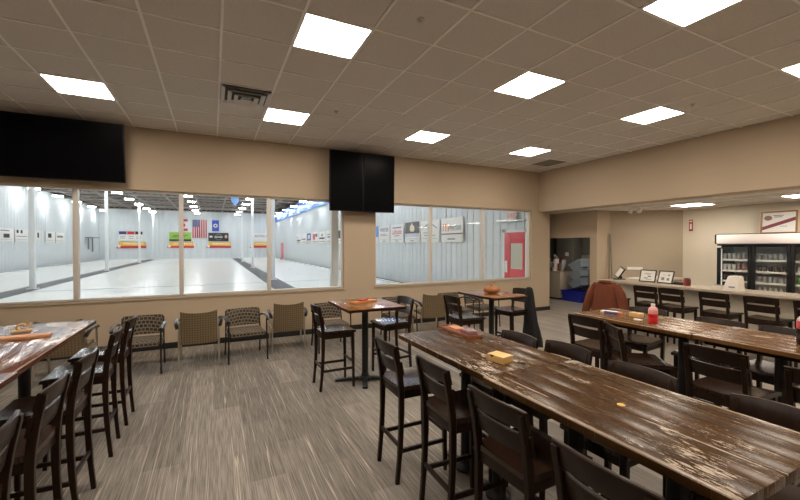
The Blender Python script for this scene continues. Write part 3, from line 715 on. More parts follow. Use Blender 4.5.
# ------------------------------------------------------------------ bar stools
def stool_mesh(label):
    t = thing('bar_stool', label, 'bar stool')
    # saddle seat
    N = 12; hw, f, r = 0.200, 0.215, -0.20
    def plan(u, v):
        return (r + (f - r) * u, hw * v * (1 - 0.08 * (1 - u)))
    top = []; bot = []
    bm = B()
    def sz(u, v): return 0.712 - 0.016 * max(0, 1 - v * v) * (0.4 + 0.6 * math.sin(PI * min(1, u * 0.85 + 0.1))) - 0.010 * max(0, (u - 0.8) / 0.2) ** 2
    g1 = [[(*plan(i / N, -1 + 2 * j / N), sz(i / N, -1 + 2 * j / N)) for j in range(N + 1)] for i in range(N + 1)]
    g2 = [[(p[0], p[1], 0.678) for p in row] for row in g1]
    v1 = [[bm.verts.new(p) for p in row] for row in g1]; v2 = [[bm.verts.new(p) for p in row] for row in g2]
    for i in range(N):
        for j in range(N):
            bm.faces.new((v1[i][j], v1[i + 1][j], v1[i + 1][j + 1], v1[i][j + 1])); bm.faces.new((v2[i][j], v2[i][j + 1], v2[i + 1][j + 1], v2[i + 1][j]))
    for a in range(N):
        for A, Bq in (((a, 0), (a + 1, 0)), ((a, N), (a + 1, N)), ((0, a), (0, a + 1)), ((N, a), (N, a + 1))):
            bm.faces.new((v1[A[0]][A[1]], v1[Bq[0]][Bq[1]], v2[Bq[0]][Bq[1]], v2[A[0]][A[1]]))
    es = [e for e in bm.edges if e.calc_face_angle(0) > 0.9]
    bmesh.ops.recalc_face_normals(bm, faces=bm.faces)
    bmesh.ops.bevel(bm, geom=es, offset=0.007, segments=2, affect='EDGES', clamp_overlap=True)
    mk('seat', bm, 'stool_seat', t)
    bm = B()
    box(bm, 0.165, -0.155, 0.615, 0.188, 0.155, 0.679, 0.003); box(bm, -0.195, -0.155, 0.615, -0.172, 0.155, 0.679, 0.003)
    box(bm, -0.175, 0.148, 0.615, 0.17, 0.171, 0.679, 0.003); box(bm, -0.175, -0.171, 0.615, 0.17, -0.148, 0.679, 0.003)
    mk('seat_frame', bm, 'stool', t)
    for s in (-1, 1):
        bm = B(); bar(bm, curve([(-0.222, s * 0.170, 0), (-0.200, s * 0.172, 0.25), (-0.190, s * 0.173, 0.5), (-0.193, s * 0.174, 0.70), (-0.212, s * 0.174, 0.84), (-0.246, s * 0.174, 1.002)], 4),
                      0.030, [0.030] * 4 + [0.036] * 4 + [0.040] * 4 + [0.042] * 4 + [0.038] * 4 + [0.030], up=(1, 0, 0)); mk('rear_leg', bm, 'stool', t)
        bm = B(); bar(bm, [(0.192, s * 0.170, 0), (0.186, s * 0.168, 0.35), (0.182, s * 0.166, 0.68)], [0.026, 0.033, 0.038], [0.026, 0.033, 0.038], up=(1, 0, 0)); mk('front_leg', bm, 'stool', t)
    # curved back rails
    for nm, z0, z1, xe in (('top_rail', 0.925, 1.025, -0.218), ('lower_rail', 0.800, 0.900, -0.186)):
        bm = B(); rings = []
        for i in range(13):
            v = -1 + 2 * i / 12
            xx = xe - 0.030 * (1 - v * v); lean = -0.018; th = 0.010
            yy = 0.197 * v
            zt = z1 - (0.010 * abs(v) ** 3 if nm == 'top_rail' else 0)
            e_ = 0.004
            rings.append([(xx - th, yy, z0 + e_), (xx - th + e_, yy, z0), (xx + th - e_, yy, z0), (xx + th, yy, z0 + e_), (xx + th + lean, yy, zt - e_), (xx + th + lean - e_, yy, zt), (xx - th + lean + e_, yy, zt), (xx - th + lean, yy, zt - e_)])
        loft(bm, rings); mk(nm, bm, 'stool', t)
    for nm, p, q in (('rear', (-0.199, -0.17, 0.27), (-0.199, 0.17, 0.27)), ('front', (0.187, -0.165, 0.31), (0.187, 0.165, 0.31)), ('l', (-0.2, 0.170, 0.235), (0.188, 0.169, 0.235)), ('r', (-0.2, -0.170, 0.235), (0.188, -0.169, 0.235))):
        bm = B(); bar(bm, [p, q], 0.020, 0.030); mk('stretcher', bm, 'stool', t)
    return t
stool = None
def place_stool(x, y, rz, label, group):
    global stool
    if stool is None:
        stool = stool_mesh(label); o = stool
    else:
        o = copy_tree(stool); o['label'] = label
    o.location = (x, y, 0); o.rotation_euler = (0, 0, rz); o['group'] = group
    return o
gA = 'stools on the near side of the long dark table'
for y, lab, a in ((2.68, 'dark wooden bar stool at the corner of the long table, nearest the window wall', 0.0), (2.07, 'second dark bar stool from the window along the near long table, aisle side', -0.03),
               (1.46, 'third dark bar stool from the window along the near long table, aisle side', 0.04), (0.86, 'dark bar stool cut by the bottom edge, aisle side of the near long table', 0.02)):
    place_stool(1.425 + (0.05 if abs(y - 2.07) < .01 else 0.03 if y < 2 else 0) - (0.05 if y < 1 else 0), y, a, lab, gA)
gB = 'stools tucked at the far side of the long dark table'
for x, y, lab, a in ((2.02, 2.39, 'bar stool across the near long table, just below the black coat', PI), (2.09, 1.97, 'bar stool across the near long table, top rail below the rust jacket chair', PI),
                (2.04, 1.40, 'bar stool across the near long table, behind the yellow coin mark', PI + 0.03), (2.07, 0.78, 'bar stool across the near long table, cut by the right edge of the photo', PI)):
    place_stool(x, y, a, lab, gB)
gC = 'stools around the second long table'
place_stool(3.655, 2.69, 0.0, 'bar stool at the left end corner of the second table, back to the camera', gC)
place_stool(3.50, 2.17, -0.62, 'bar stool turned askew at the second table, in front of the red bottle', gC)
place_stool(3.42, 1.45, -0.02, 'bar stool with wide view of its back at the middle of the second table', gC)
place_stool(3.36, 0.87, 0.03, 'bar stool at the second table, cut by the right photo edge below the dark bottle', gC)
place_stool(4.27, 2.68, PI + 0.12, 'bar stool across the second table, in front of the rust jacket', gC)
place_stool(4.23, 1.99, PI, 'bar stool across the second table, second along from the rust jacket', gC)
place_stool(4.26, 1.52, PI - 0.05, 'bar stool across the second table, beside the dark soda bottle', gC)
gD = 'stools along the bar counter'
place_stool(7.14, 4.95, 0.0, 'bar stool at the counter end carrying the rust jacket', gD)
place_stool(7.14, 4.22, 0.05, 'bar stool at the counter in front of the left framed notice', gD)
place_stool(7.14, 3.78, -0.02, 'bar stool at the counter in front of the right framed notice', gD)
place_stool(7.14, 3.17, 0.0, 'bar stool at the counter in front of the white napkin box', gD)
place_stool(7.14, 2.60, -0.03, 'bar stool at the counter in front of the cooler middle door', gD)
place_stool(7.14, 2.07, 0.0, 'bar stool at the counter cut by the right edge of the photo', gD)
gE = 'stools at the left long table'
for y, lab, a in ((4.66, 'bar stool nearest the window wall along the left table', PI), (4.04, 'second bar stool from the window wall along the left table', PI + 0.03), (3.26, 'third bar stool from the window wall along the left table', PI - 0.02),
               (2.68, 'fourth bar stool from the window wall along the left table', PI), (2.08, 'bar stool cut by the lower left corner of the photo', PI)):
    place_stool(-0.985 - (4.66 - y) * 0.015, y, a, lab, gE)
gF = 'stools at the two high tables'
place_stool(1.365, 4.67, 0.0, 'bar stool left of the square high table with the orange board', gF)
place_stool(2.195, 4.78, PI + 0.1, 'bar stool right of the square high table with the orange board', gF)
place_stool(3.32, 4.62, -0.02, 'bar stool left of the high table with the pumpkin', gF)
place_stool(4.41, 4.84, PI + 0.05, 'bar stool right of the pumpkin table with black coat hung on it', gF)

# ------------------------------------------------------------------ tables
def pedestal(t, cx, cy, ax, ay, rz=0.0, z1=None):
    """column + foot + bracket as three parts"""
    z1 = z1 or TH - 0.045
    bm = B(); tube(bm, [(cx, cy, 0.05), (cx, cy, z1)], 0.041, 16, up=(1, 0, 0)); mk('column', bm, 'black', t)
    bm = B()
    R = Matrix.Translation((cx, cy, 0)) @ Matrix.Rotation(rz, 4, 'Z')
    for L, d in ((ax, (1, 0)), (ay, (0, 1))):
        if L <= 0: continue
        pts = [R @ Vector((d[0] * s * L, d[1] * s * L, z)) for s, z in ((-1, 0.018), (-0.5, 0.032), (0, 0.045), (0.5, 0.032), (1, 0.018))]
        bar(bm, pts, 0.062, [0.030, 0.036, 0.045, 0.036, 0.030], c=0.5)
    lathe(bm, [(0.085, 0.03), (0.085, 0.05), (0.05, 0.075), (0.045, 0.11)], 18, (cx, cy, 0)); mk('foot', bm, 'black', t)
    bm = B(); box(bm, cx - 0.03, cy - 0.17, z1 - 0.012, cx + 0.03, cy + 0.17, z1 + 0.012, 0.004); box(bm, cx - 0.2, cy - 0.03, z1 - 0.012, cx + 0.2, cy + 0.03, z1 + 0.0119, 0.004); mk('bracket', bm, 'black', t)
def plank_top(t, w, l, mat, n=5, th=0.038):
    bm = B()
    for i in range(n):
        a = -w / 2 + w * i / n; box(bm, a + 0.0006, -l / 2, TH - th, a + w / n - 0.0006, l / 2, TH, 0.0025)
    mk('tabletop', bm, mat, t)
def long_table(x0, x1, y0, y1, mat, label, peds, group, n=5):
    cx, cy = (x0 + x1) / 2, (y0 + y1) / 2
    t = thing('bar_table', label, 'table', (cx, cy, 0), 0, group)
    plank_top(t, x1 - x0, y1 - y0, mat, n)
    bm = B(); w, l = (x1 - x0) / 2 - 0.06, (y1 - y0) / 2 - 0.06
    box(bm, -w, -l, TH - 0.075, -w + 0.02, l, TH - 0.038); box(bm, w - 0.02, -l, TH - 0.075, w, l, TH - 0.038); box(bm, -w, -l, TH - 0.075, w, -l + 0.02, TH - 0.038); box(bm, -w, l - 0.02, TH - 0.075, w, l, TH - 0.038)
    mk('apron', bm, 'stool', t)
    for py in peds: pedestal(t, 0, py - cy, 0, 0.26, 0, TH - 0.05)
gT = 'long plank tables'
long_table(1.40, 2.10, 1.752, 2.90, 'top_dark', 'worn dark plank table carrying the yellow wooden box', (2.42, 2.05), gT)
long_table(1.38, 2.11, 0.56, 1.748, 'top_dark', 'worn dark plank table in the foreground with yellow coin mark', (1.42, 0.92), gT)
long_table(3.60, 4.28, 1.812, 2.98, 'top_mid', 'brown plank table carrying the red bottle', (2.80, 2.04), gT)
long_table(3.62, 4.30, 0.60, 1.808, 'top_mid', 'brown plank table cut by the right edge, with dark soda bottle', (1.36, 0.9), gT)
long_table(-1.86, -1.06, 3.04, 4.80, 'top_red', 'reddish glossy plank table at left with a wooden board on it', (4.35, 3.5), gT)
long_table(-1.84, -1.045, 1.25, 3.03, 'top_red', 'reddish plank table corner at the lower left edge', (2.6, 1.7), gT)
def high_table(x0, x1, y0, y1, label, rz, arm=0.38):
    cx, cy = (x0 + x1) / 2, (y0 + y1) / 2
    t = thing('high_table', label, 'table', (cx, cy, 0), 0, 'square pedestal high tables')
    bm = B(); box(bm, x0 - cx, y0 - cy, TH - 0.034, x1 - cx, y1 - cy, TH, 0.004); mk('tabletop', bm, 'top_warm', t)
    bm = B()
    for a in ((x0 - cx - 0.002, y0 - cy - 0.002, x1 - cx + 0.002, y0 - cy + 0.0), (x0 - cx - 0.002, y1 - cy, x1 - cx + 0.002, y1 - cy + 0.002), (x0 - cx - 0.002, y0 - cy, x0 - cx, y1 - cy), (x1 - cx, y0 - cy, x1 - cx + 0.002, y1 - cy)):
        box(bm, a[0], a[1], TH - 0.033, a[2], a[3], TH - 0.003)
    mk('edge_band', bm, 'stool', t)
    pedestal(t, 0, 0, arm, 0.30, rz, TH - 0.045)
high_table(1.39, 2.12, 4.18, 5.06, 'square high table with warm glossy top holding the orange board', -0.36)
high_table(3.54, 4.17, 4.24, 5.12, 'square high table holding the pumpkin', -0.1, 0.28)

# ------------------------------------------------------------------ armchairs along the window wall
def tubes_obj(name, mat, t, paths, r=0.012):
    for p in paths:
        bm = B(); tube(bm, curve(p, 6), r, 8, up=(0.3, 1, 0.2)); mk(name, bm, mat, t)
def cushion(bm, x0, x1, y0, y1, z, th, crown=0.015):
    N = 8; g1, g2 = [], []
    for i in range(N + 1):
        u = i / N
        g1.append([(x0 + (x1 - x0) * u, y0 + (y1 - y0) * j / N, z + crown * (1 - (2 * u - 1) ** 4) * (1 - (2 * j / N - 1) ** 4)) for j in range(N + 1)])
        g2.append([(x0 + (x1 - x0) * u, y0 + (y1 - y0) * j / N, z - th) for j in range(N + 1)])
    v1 = [[bm.verts.new(p) for p in r] for r in g1]; v2 = [[bm.verts.new(p) for p in r] for r in g2]
    for i in range(N):
        for j in range(N):
            bm.faces.new((v1[i][j], v1[i + 1][j], v1[i + 1][j + 1], v1[i][j + 1])); bm.faces.new((v2[i][j], v2[i][j + 1], v2[i + 1][j + 1], v2[i + 1][j]))
    for a in range(N):
        for A, Q in (((a, 0), (a + 1, 0)), ((a, N), (a + 1, N)), ((0, a), (0, a + 1)), ((N, a), (N, a + 1))):
            bm.faces.new((v1[A[0]][A[1]], v1[Q[0]][Q[1]], v2[Q[0]][Q[1]], v2[A[0]][A[1]]))
def back_panel(bm, z0, z1, x_of, hw, th, bulge, crown=0.0, taper=0.0):
    rings = []
    for i in range(13):
        v = -1 + 2 * i / 12
        ring = []
        for q in range(7):
            z = z0 + (z1 + crown * abs(v) ** 2 - z0) * q / 6
            ring.append((x_of(z) - bulge * (1 - v * v) - th / 2, (hw - taper * q / 6) * v, z))
        for q in range(6, -1, -1):
            z = z0 + (z1 + crown * abs(v) ** 2 - z0) * q / 6
            ring.append((x_of(z) - bulge * (1 - v * v) + th / 2, (hw - taper * q / 6) * v, z))
        rings.append(ring)
    loft(bm, rings)
def arm_patterned(label):
    t = thing('patterned_armchair', label, 'armchair')
    bm = B(); cushion(bm, -0.22, 0.25, -0.24, 0.24, 0.44, 0.06, 0.02); mk('seat', bm, 'pattern_seat', t)
    bm = B(); back_panel(bm, 0.46, 0.725, lambda z: -0.235 - (z - 0.44) * 0.22, 0.245, 0.035, 0.03, 0.0, 0.0); mk('backrest', bm, 'pattern', t)
    for s in (-1, 1):
        tubes_obj('front_leg', 'black', t, [[(0.27, s * 0.275, 0.0), (0.245, s * 0.270, 0.35), (0.235, s * 0.268, 0.60)]])
        tubes_obj('rear_leg', 'black', t, [[(-0.30, s * 0.262, 0.0), (-0.24, s * 0.258, 0.30), (-0.245, s * 0.256, 0.45), (-0.295, s * 0.25, 0.70)]])
        bm = B(); bar(bm, curve([(-0.27, s * 0.262, 0.60), (-0.10, s * 0.285, 0.645), (0.10, s * 0.295, 0.645), (0.25, s * 0.275, 0.61)], 5), 0.045, 0.024, c=0.5); mk('armrest', bm, 'plastic_black', t)
        bm = B(); tube(bm, [(-0.24, s * 0.258, 0.385), (0.243, s * 0.27, 0.385)], 0.011, 8); mk('side_rail', bm, 'black', t)
    bm = B(); tube(bm, [(0.2, -0.27, 0.375), (0.2, 0.27, 0.375)], 0.011, 8, up=(1, 0, 0)); mk('cross_rail', bm, 'black', t); bm = B(); tube(bm, [(-0.2, -0.26, 0.375), (-0.2, 0.26, 0.375)], 0.011, 8, up=(1, 0, 0)); mk('cross_rail', bm, 'black', t)
    return t
def arm_woven(label):
    t = thing('woven_armchair', label, 'armchair')
    bm = B(); cushion(bm, -0.20, 0.25, -0.23, 0.23, 0.44, 0.05, 0.015); mk('seat', bm, 'weave', t)
    bm = B(); back_panel(bm, 0.34, 0.785, lambda z: -0.225 - (z - 0.44) * 0.16, 0.235, 0.03, 0.035, 0.03, 0.0); mk('backrest', bm, 'weave', t)
    for s in (-1, 1):
        tubes_obj('front_leg', 'chrome', t, [[(0.26, s * 0.262, 0.0), (0.24, s * 0.262, 0.4), (0.225, s * 0.262, 0.60)]], 0.013)
        tubes_obj('rear_leg', 'chrome', t, [[(-0.30, s * 0.258, 0.0), (-0.245, s * 0.255, 0.3), (-0.24, s * 0.253, 0.45), (-0.262, s * 0.252, 0.66)]], 0.013)
        bm = B(); bar(bm, curve([(-0.29, s * 0.268, 0.58), (-0.22, s * 0.288, 0.64), (0.05, s * 0.295, 0.655), (0.25, s * 0.275, 0.61)], 5), 0.045, 0.024, c=0.5); mk('armrest', bm, 'plastic_black', t)
        bm = B(); tube(bm, [(-0.24, s * 0.254, 0.38), (0.24, s * 0.262, 0.38)], 0.011, 8); mk('side_rail', bm, 'chrome', t)
    bm = B(); tube(bm, [(0.2, -0.26, 0.375), (0.2, 0.26, 0.375)], 0.011, 8, up=(1, 0, 0)); mk('cross_rail', bm, 'chrome', t); bm = B(); tube(bm, [(-0.18, -0.25, 0.375), (-0.18, 0.25, 0.375)], 0.011, 8, up=(1, 0, 0)); mk('cross_rail', bm, 'chrome', t)
    return t
pa = wa = None
GP, GW = 'patterned armchairs along the window wall', 'woven armchairs with backs to the room'
for kind, x, y, rz, lab in (
    ('w', -1.73, 6.42, PI / 2, 'brown woven armchair behind the left table, leftmost of the row'),
    ('p', -0.915, 6.34, -PI / 2, 'patterned armchair just right of the left table stools'),
    ('w', -0.185, 6.42, PI / 2, 'brown woven armchair turned to the window, right of the first patterned chair'),
    ('p', 0.45, 6.40, -PI / 2 + 0.08, 'patterned armchair standing between two brown woven armchairs'),
    ('w', 1.12, 6.66, PI / 2 - 0.06, 'brown woven armchair turned to the window, just left of the first high table'),
    ('p', 1.80, 6.36, -PI / 2, 'patterned armchair behind the stool left of the first high table'),
    ('p', 3.17, 6.55, -PI / 2 - 0.1, 'patterned armchair behind the stool right of the first high table'),
    ('w', 3.87, 6.60, PI / 2 - 0.15, 'brown woven armchair turned to the window, between the two high tables'),
    ('p', 4.52, 6.62, -PI / 2, 'patterned armchair behind the pumpkin table, left one'),
    ('p', 5.22, 6.66, -PI / 2 + 0.05, 'patterned armchair behind the pumpkin table, last one at right')):
    if kind == 'p':
        if pa is None: pa = arm_patterned(lab); o = pa
        else: o = copy_tree(pa)
        o['group'] = GP
    else:
        if wa is None: wa = arm_woven(lab); o = wa
        else: o = copy_tree(wa)
        o['group'] = GW
    o['label'] = lab; o.location = (x, y, 0); o.rotation_euler = (0, 0, rz)

# ------------------------------------------------------------------ things on the tables
def rot_thing(name, label, cat, x, y, z, rz=0, group=None): return thing(name, label, cat, (x, y, z), rz, group)
copper = C('copper_brown', (0.24, 0.075, 0.032), 0.4)
t = rot_thing('serving_tray', 'long red-brown tray on the far end of the near dark table', 'tray', 1.90, 2.73, TH, 0.0)
bm = B(); box(bm, -0.065, -0.235, 0.0, 0.065, 0.235, 0.010, 0.003); box(bm, -0.065, -0.235, 0.010, -0.05, 0.235, 0.02, 0.003); box(bm, 0.05, -0.235, 0.010, 0.065, 0.235, 0.02, 0.003); box(bm, -0.05, -0.235, 0.010, 0.05, -0.22, 0.02, 0.002); box(bm, -0.05, 0.22, 0.010, 0.05, 0.235, 0.02, 0.002); mk('base', bm, copper, t)
o = mk('card_deck', (lambda b: (box(b, -0.045, -0.07, 0, 0.045, 0.07, 0.022, 0.004), b)[1])(B()), C('salmon', (0.55, 0.25, 0.15), 0.5), None, loc=(1.905, 2.79, TH + 0.0122)); tag(o, 'salmon pink card pack lying on the red-brown tray', 'card pack')
o = mk('folded_case', (lambda b: (box(b, -0.045, -0.06, 0, 0.045, 0.06, 0.035, 0.008), b)[1])(B()), C('mauve', (0.23, 0.12, 0.13), 0.6), None, loc=(1.905, 2.60, TH + 0.0112)); tag(o, 'dark mauve pouch at the near end of the red-brown tray', 'pouch')
pale = C('pale_wood', (0.62, 0.40, 0.15), 0.45)
t = rot_thing('wooden_box', 'small yellow wooden box on the near dark table', 'box', 1.665, 1.935, TH, 0.2)
bm = B(); box(bm, -0.05, -0.065, 0.0, 0.05, 0.065, 0.036, 0.003); mk('body', bm, pale, t)
bm = B(); box(bm, -0.051, -0.066, 0.0365, 0.051, 0.066, 0.044, 0.002); mk('lid', bm, C('pale_wood_lid', (0.70, 0.47, 0.19), 0.4), t)
bm = B(); prism(bm, [(-0.02, 0.044), (0.02, 0.044), (0.0, 0.028)], 'x', -0.0525, -0.0505); bmesh.ops.translate(bm, vec=(0, 0.025, 0), verts=bm.verts); mk('notch', bm, 'ink', t)
t = rot_thing('pen', 'short pen lying right of the yellow wooden box', 'pen', 1.745, 1.86, TH, 0.35)
bm = B(); tube(bm, [(0, -0.055, 0.005), (0, 0.0, 0.005)], 0.0045, 8, up=(1, 0, 0)); mk('barrel', bm, 'ink', t)
bm = B(); tube(bm, [(0, 0.0, 0.005), (0, 0.055, 0.005)], [0.0045, 0.004], 8, up=(1, 0, 0)); mk('cap', bm, 'paper', t)
t = rot_thing('coin', 'round yellow token lying on the foreground table', 'coin', 1.715, 1.15, TH)
bm = B(); lathe(bm, [(0.0, 0.0005), (0.017, 0.0005), (0.018, 0.0015), (0.017, 0.003), (0.0, 0.003)], 20); mk('disc', bm, C('brass_yellow', (0.62, 0.40, 0.10), 0.35), t)
# orange board on first high table
t = rot_thing('wooden_peg_board', 'narrow orange wooden board on the first high table', 'board', 1.77, 4.72, TH, -1.15)
bm = B(); box(bm, -0.055, -0.20, 0, 0.055, 0.20, 0.02, 0.004); mk('board', bm, C('orange_wood', (0.50, 0.19, 0.06), 0.35), t)
o = mk('red_card_pack', (lambda b: (box(b, -0.04, -0.06, 0, 0.04, 0.06, 0.018, 0.003), b)[1])(B()), C('deep_red', (0.35, 0.04, 0.03), 0.5), None, loc=(1.76, 4.73, TH + 0.0205)); tag(o, 'dark red card pack on the orange wooden board', 'card pack'); o.rotation_euler = (0, 0, -1.15)
# pumpkin
t = rot_thing('pumpkin', 'orange-brown pumpkin decoration with curled stem on the high table', 'pumpkin', 3.86, 4.68, TH)
bm = B()
rings = []
for i in range(13):
    a = -PI / 2 + PI * i / 12
    r = 0.125 * math.cos(a) ** 0.8 if abs(math.cos(a)) > 1e-3 else 0.012
    z = 0.06 + 0.06 * math.sin(a)
    if i in (0, 12): r = 0.014
    rings.append([((r * (1 + 0.09 * (abs(math.cos(4.5 * th)) - 0.5))) * math.cos(th), (r * (1 + 0.09 * (abs(math.cos(4.5 * th)) - 0.5))) * math.sin(th), z) for th in [2 * PI * k / 54 for k in range(54)]])
loft(bm, rings); mk('body', bm, C('pumpkin_orange', (0.31, 0.105, 0.028), 0.35), t, 60)
bm = B(); tube(bm, curve([(0, 0, 0.112), (0.004, 0, 0.15), (0.035, 0.0, 0.172), (0.075, 0.0, 0.168)], 5), [0.016] * 5 + [0.012] * 5 + [0.010] * 6, 10, up=(0, 1, 0)); mk('stem', bm, C('stem_tan', (0.38, 0.22, 0.10), 0.6), t)
# second long table
t = rot_thing('marker_box', 'blue and white card box near the left end of second table', 'box', 3.93, 2.76, TH, 0.25)
bm = B(); box(bm, -0.03, -0.08, 0, 0.03, 0.06, 0.022, 0.003); mk('body', bm, C('box_blue', (0.06, 0.10, 0.42), 0.5), t)
bm = B(); box(bm, -0.031, 0.0605, 0, 0.031, 0.10, 0.022, 0.003); mk('end_flap', bm, 'paper', t)
bm = B(); box(bm, -0.031, -0.105, 0, 0.031, -0.0805, 0.022, 0.003); mk('end_cap', bm, C('orange_cap', (0.75, 0.22, 0.08), 0.5), t)
bm = B(); box(bm, -0.029, -0.07, 0.0222, 0.028, 0.05, 0.024, 0.0005); mk('top_label', bm, 'paper', t)
t = rot_thing('wooden_box', 'pale wooden box on the second table left of the red bottle', 'box', 3.97, 2.505, TH, 0.1)
bm = B(); box(bm, -0.04, -0.055, 0, 0.04, 0.055, 0.036, 0.003); mk('body', bm, C('pale_wood_b', (0.66, 0.46, 0.22), 0.45), t)
bm = B(); box(bm, -0.041, -0.056, 0.0365, 0.041, 0.056, 0.043, 0.002); mk('lid', bm, C('pale_wood_lid', (0.70, 0.47, 0.19), 0.4), t)
t = rot_thing('folded_paper', 'tiny white paper scrap in front of the pale wooden box', 'paper', 3.80, 2.38, TH, 0.3)
bm = B(); box(bm, -0.022, -0.035, 0.0, 0.022, 0.035, 0.012, 0.002); mk('sheet', bm, 'paper', t)
def bottle(name, label, x, y, body, liq, lab_m, cap_m, h=0.185, r=0.04):
    t = rot_thing(name, label, 'bottle', x, y, TH)
    s = h / 0.185
    bm = B(); lathe(bm, [(0.0, 0.0), (r * .9, 0.0), (r, 0.008), (r, 0.05 * s), (r * .93, 0.055 * s), (r, 0.06 * s), (r, 0.085 * s), (r * .99, 0.088 * s)], 20); mk('body', bm, liq, t)
    bm = B(); lathe(bm, [(r * 1.01, 0.0885 * s), (r * 1.02, 0.09 * s), (r * 1.02, 0.128 * s), (r * 1.0, 0.1295 * s)], 20); mk('label_wrap', bm, lab_m, t)
    bm = B(); lathe(bm, [(r, 0.13 * s), (r * .9, 0.143 * s), (r * .5, 0.158 * s), (r * .38, 0.164 * s)], 20); mk('neck', bm, body, t)
    bm = B(); lathe(bm, [(r * .44, 0.1645 * s), (r * .44, 0.185 * s), (0, 0.186 * s)], 16); mk('cap', bm, cap_m, t)
    return t
bottle('sport_drink_bottle', 'red drink bottle with pale label standing on the second table', 3.80, 2.235, C('clear_pink', (0.75, 0.42, 0.40), 0.15), C('drink_red', (0.62, 0.02, 0.03), 0.12), C('label_pink', (0.72, 0.28, 0.28), 0.4), 'paper')
bottle('soda_bottle', 'dark soda bottle with red label at the right edge of photo', 4.00, 1.25, C('clear_pale', (0.6, 0.5, 0.48), 0.15), C('cola_dark', (0.02, 0.01, 0.008), 0.12), C('label_red', (0.55, 0.06, 0.07), 0.4), C('cap_red', (0.5, 0.05, 0.05), 0.4), h=0.25, r=0.042)
# left table board and hook
t = rot_thing('serving_board', 'long pale wooden board lying across the left table', 'board', -1.50, 4.08, TH, 0.08)
bm = B(); box(bm, -0.32, -0.05, 0, 0.29, 0.05, 0.022, 0.006); mk('board', bm, C('board_tan', (0.52, 0.25, 0.11), 0.4), t)
t = rot_thing('wooden_figure', 'small tan wooden trinket behind the board on left table', 'trinket', -1.48, 4.40, TH, 0.3)
bm = B(); box(bm, -0.075, -0.04, 0, 0.06, 0.04, 0.018, 0.005); mk('base', bm, C('trinket_tan', (0.52, 0.34, 0.16), 0.5), t)
bm = B(); tube(bm, curve([(-0.03, 0, 0.018), (-0.035, 0, 0.05), (0.0, 0, 0.065), (0.02, 0, 0.04), (0.045, 0, 0.075)], 5), 0.012, 8, up=(0, 1, 0)); mk('loop', bm, C('trinket_tan', (0.52, 0.34, 0.16), 0.5), t)

# ------------------------------------------------------------------ coats
# long black coat hanging from the stool beside the pumpkin table
t = thing('black_coat', 'long black coat hung over the stool right of the pumpkin table', 'coat', (4.63, 4.66, 0), 0)
bm = B(); rings = []
prof = [(0.10, 0.17, 0.14, 0.03, 0.0), (0.2, 0.168, 0.135, 0.025, 0), (0.35, 0.15, 0.115, 0.01, 0), (0.5, 0.13, 0.085, 0.0, 0.01), (0.65, 0.11, 0.08, 0.0, 0.02), (0.78, 0.095, 0.075, 0.0, 0.03), (0.90, 0.085, 0.065, 0.0, 0.035), (0.99, 0.075, 0.055, 0, 0.04), (1.04, 0.06, 0.045, 0, 0.04), (1.06, 0.03, 0.025, 0, 0.04)]
for z, a, b, dx, dy in prof:
    ring = []
    for k in range(36):
        th = 2 * PI * k / 36
        amp = 0.14 * max(0, (0.95 - z))
        f = 1 + amp * math.sin(5 * th + 0.6) + amp * 0.6 * math.sin(9 * th + 2)
        ring.append((dx + b * f * math.cos(th) + 0.02, dy + a * f * math.sin(th), z + 0.02 * math.sin(3 * th) * (z < 0.15)))
    rings.append(ring)
loft(bm, rings); mk('body', bm, 'black_cloth', t, 70)
# rust jacket on the counter stool
t = thing('rust_jacket', 'rust-brown jacket draped over the bar stool at the counter end', 'jacket', (6.90, 4.94, -0.06), 0)
bm = B(); rings = []
for z, hw, d in ((0.40, 0.33, 0.10), (0.58, 0.31, 0.10), (0.75, 0.275, 0.10), (0.88, 0.262, 0.095), (0.97, 0.245, 0.085), (1.03, 0.225, 0.07), (1.07, 0.19, 0.055), (1.085, 0.12, 0.03)):
    ring = []
    for k in range(44):
        th = 2 * PI * k / 44
        ca, sa = math.cos(th), math.sin(th)
        f = 1 + (0.10 * math.sin(7 * th + z * 4) + 0.05 * math.sin(13 * th)) * (1.1 - z) * 1.6
        ring.append((math.copysign(abs(ca) ** 0.7, ca) * d * f, math.copysign(abs(sa) ** 0.75, sa) * hw, z))
    rings.append(ring)
loft(bm, rings); mk('body', bm, 'rust', t, 70)
for s in (-1, 1):
    bm = B(); tube(bm, curve([(0.0, s * 0.20, 1.02), (-0.02, s * 0.30, 0.88), (-0.04, s * 0.365, 0.68), (-0.05, s * 0.44, 0.42)], 5), [0.075] * 5 + [0.085] * 5 + [0.082, 0.08, 0.078, 0.074, 0.07, 0.066], 14, up=(1, 0, 0)); mk('sleeve', bm, 'rust', t, 70)
bm = B(); tube(bm, curve([(-0.03, -0.12, 1.085), (-0.06, 0.0, 1.095), (-0.03, 0.12, 1.085)], 5), 0.03, 10, up=(0, 0, 1)); mk('collar', bm, 'rust', t, 70)

# ------------------------------------------------------------------ bar counter
t = thing('counter_worktop', 'speckled beige L-shaped bar worktop along the right side', 'worktop', (7.5, 0, 0))
bm = B(); prism(bm, [(0, -3.5), (0.62, -3.5), (0.62, 5.02), (2.25, 5.02), (2.25, 5.62), (0, 5.62)], 'z', 0.962, 1.0)
bmesh.ops.bevel(bm, geom=list(bm.edges), offset=0.004, segments=2, affect='EDGES', clamp_overlap=True); mk('slab', bm, 'counter', t)
t = thing('bar_cabinet', 'beige panelled cabinet carcass under the bar worktop', 'cabinet', (7.5, 0, 0))
bm = B(); box(bm, 0.36, -3.5, 0.0, 0.56, 5.5, 0.961); box(bm, 0.56, 5.12, 0, 2.2, 5.5, 0.961); mk('panel', bm, 'wall_light', t)
bm = B(); box(bm, 0.348, -3.5, 0, 0.3599, 5.5, 0.10, 0.003); mk('plinth', bm, 'rubber', t)
CT = 1.0
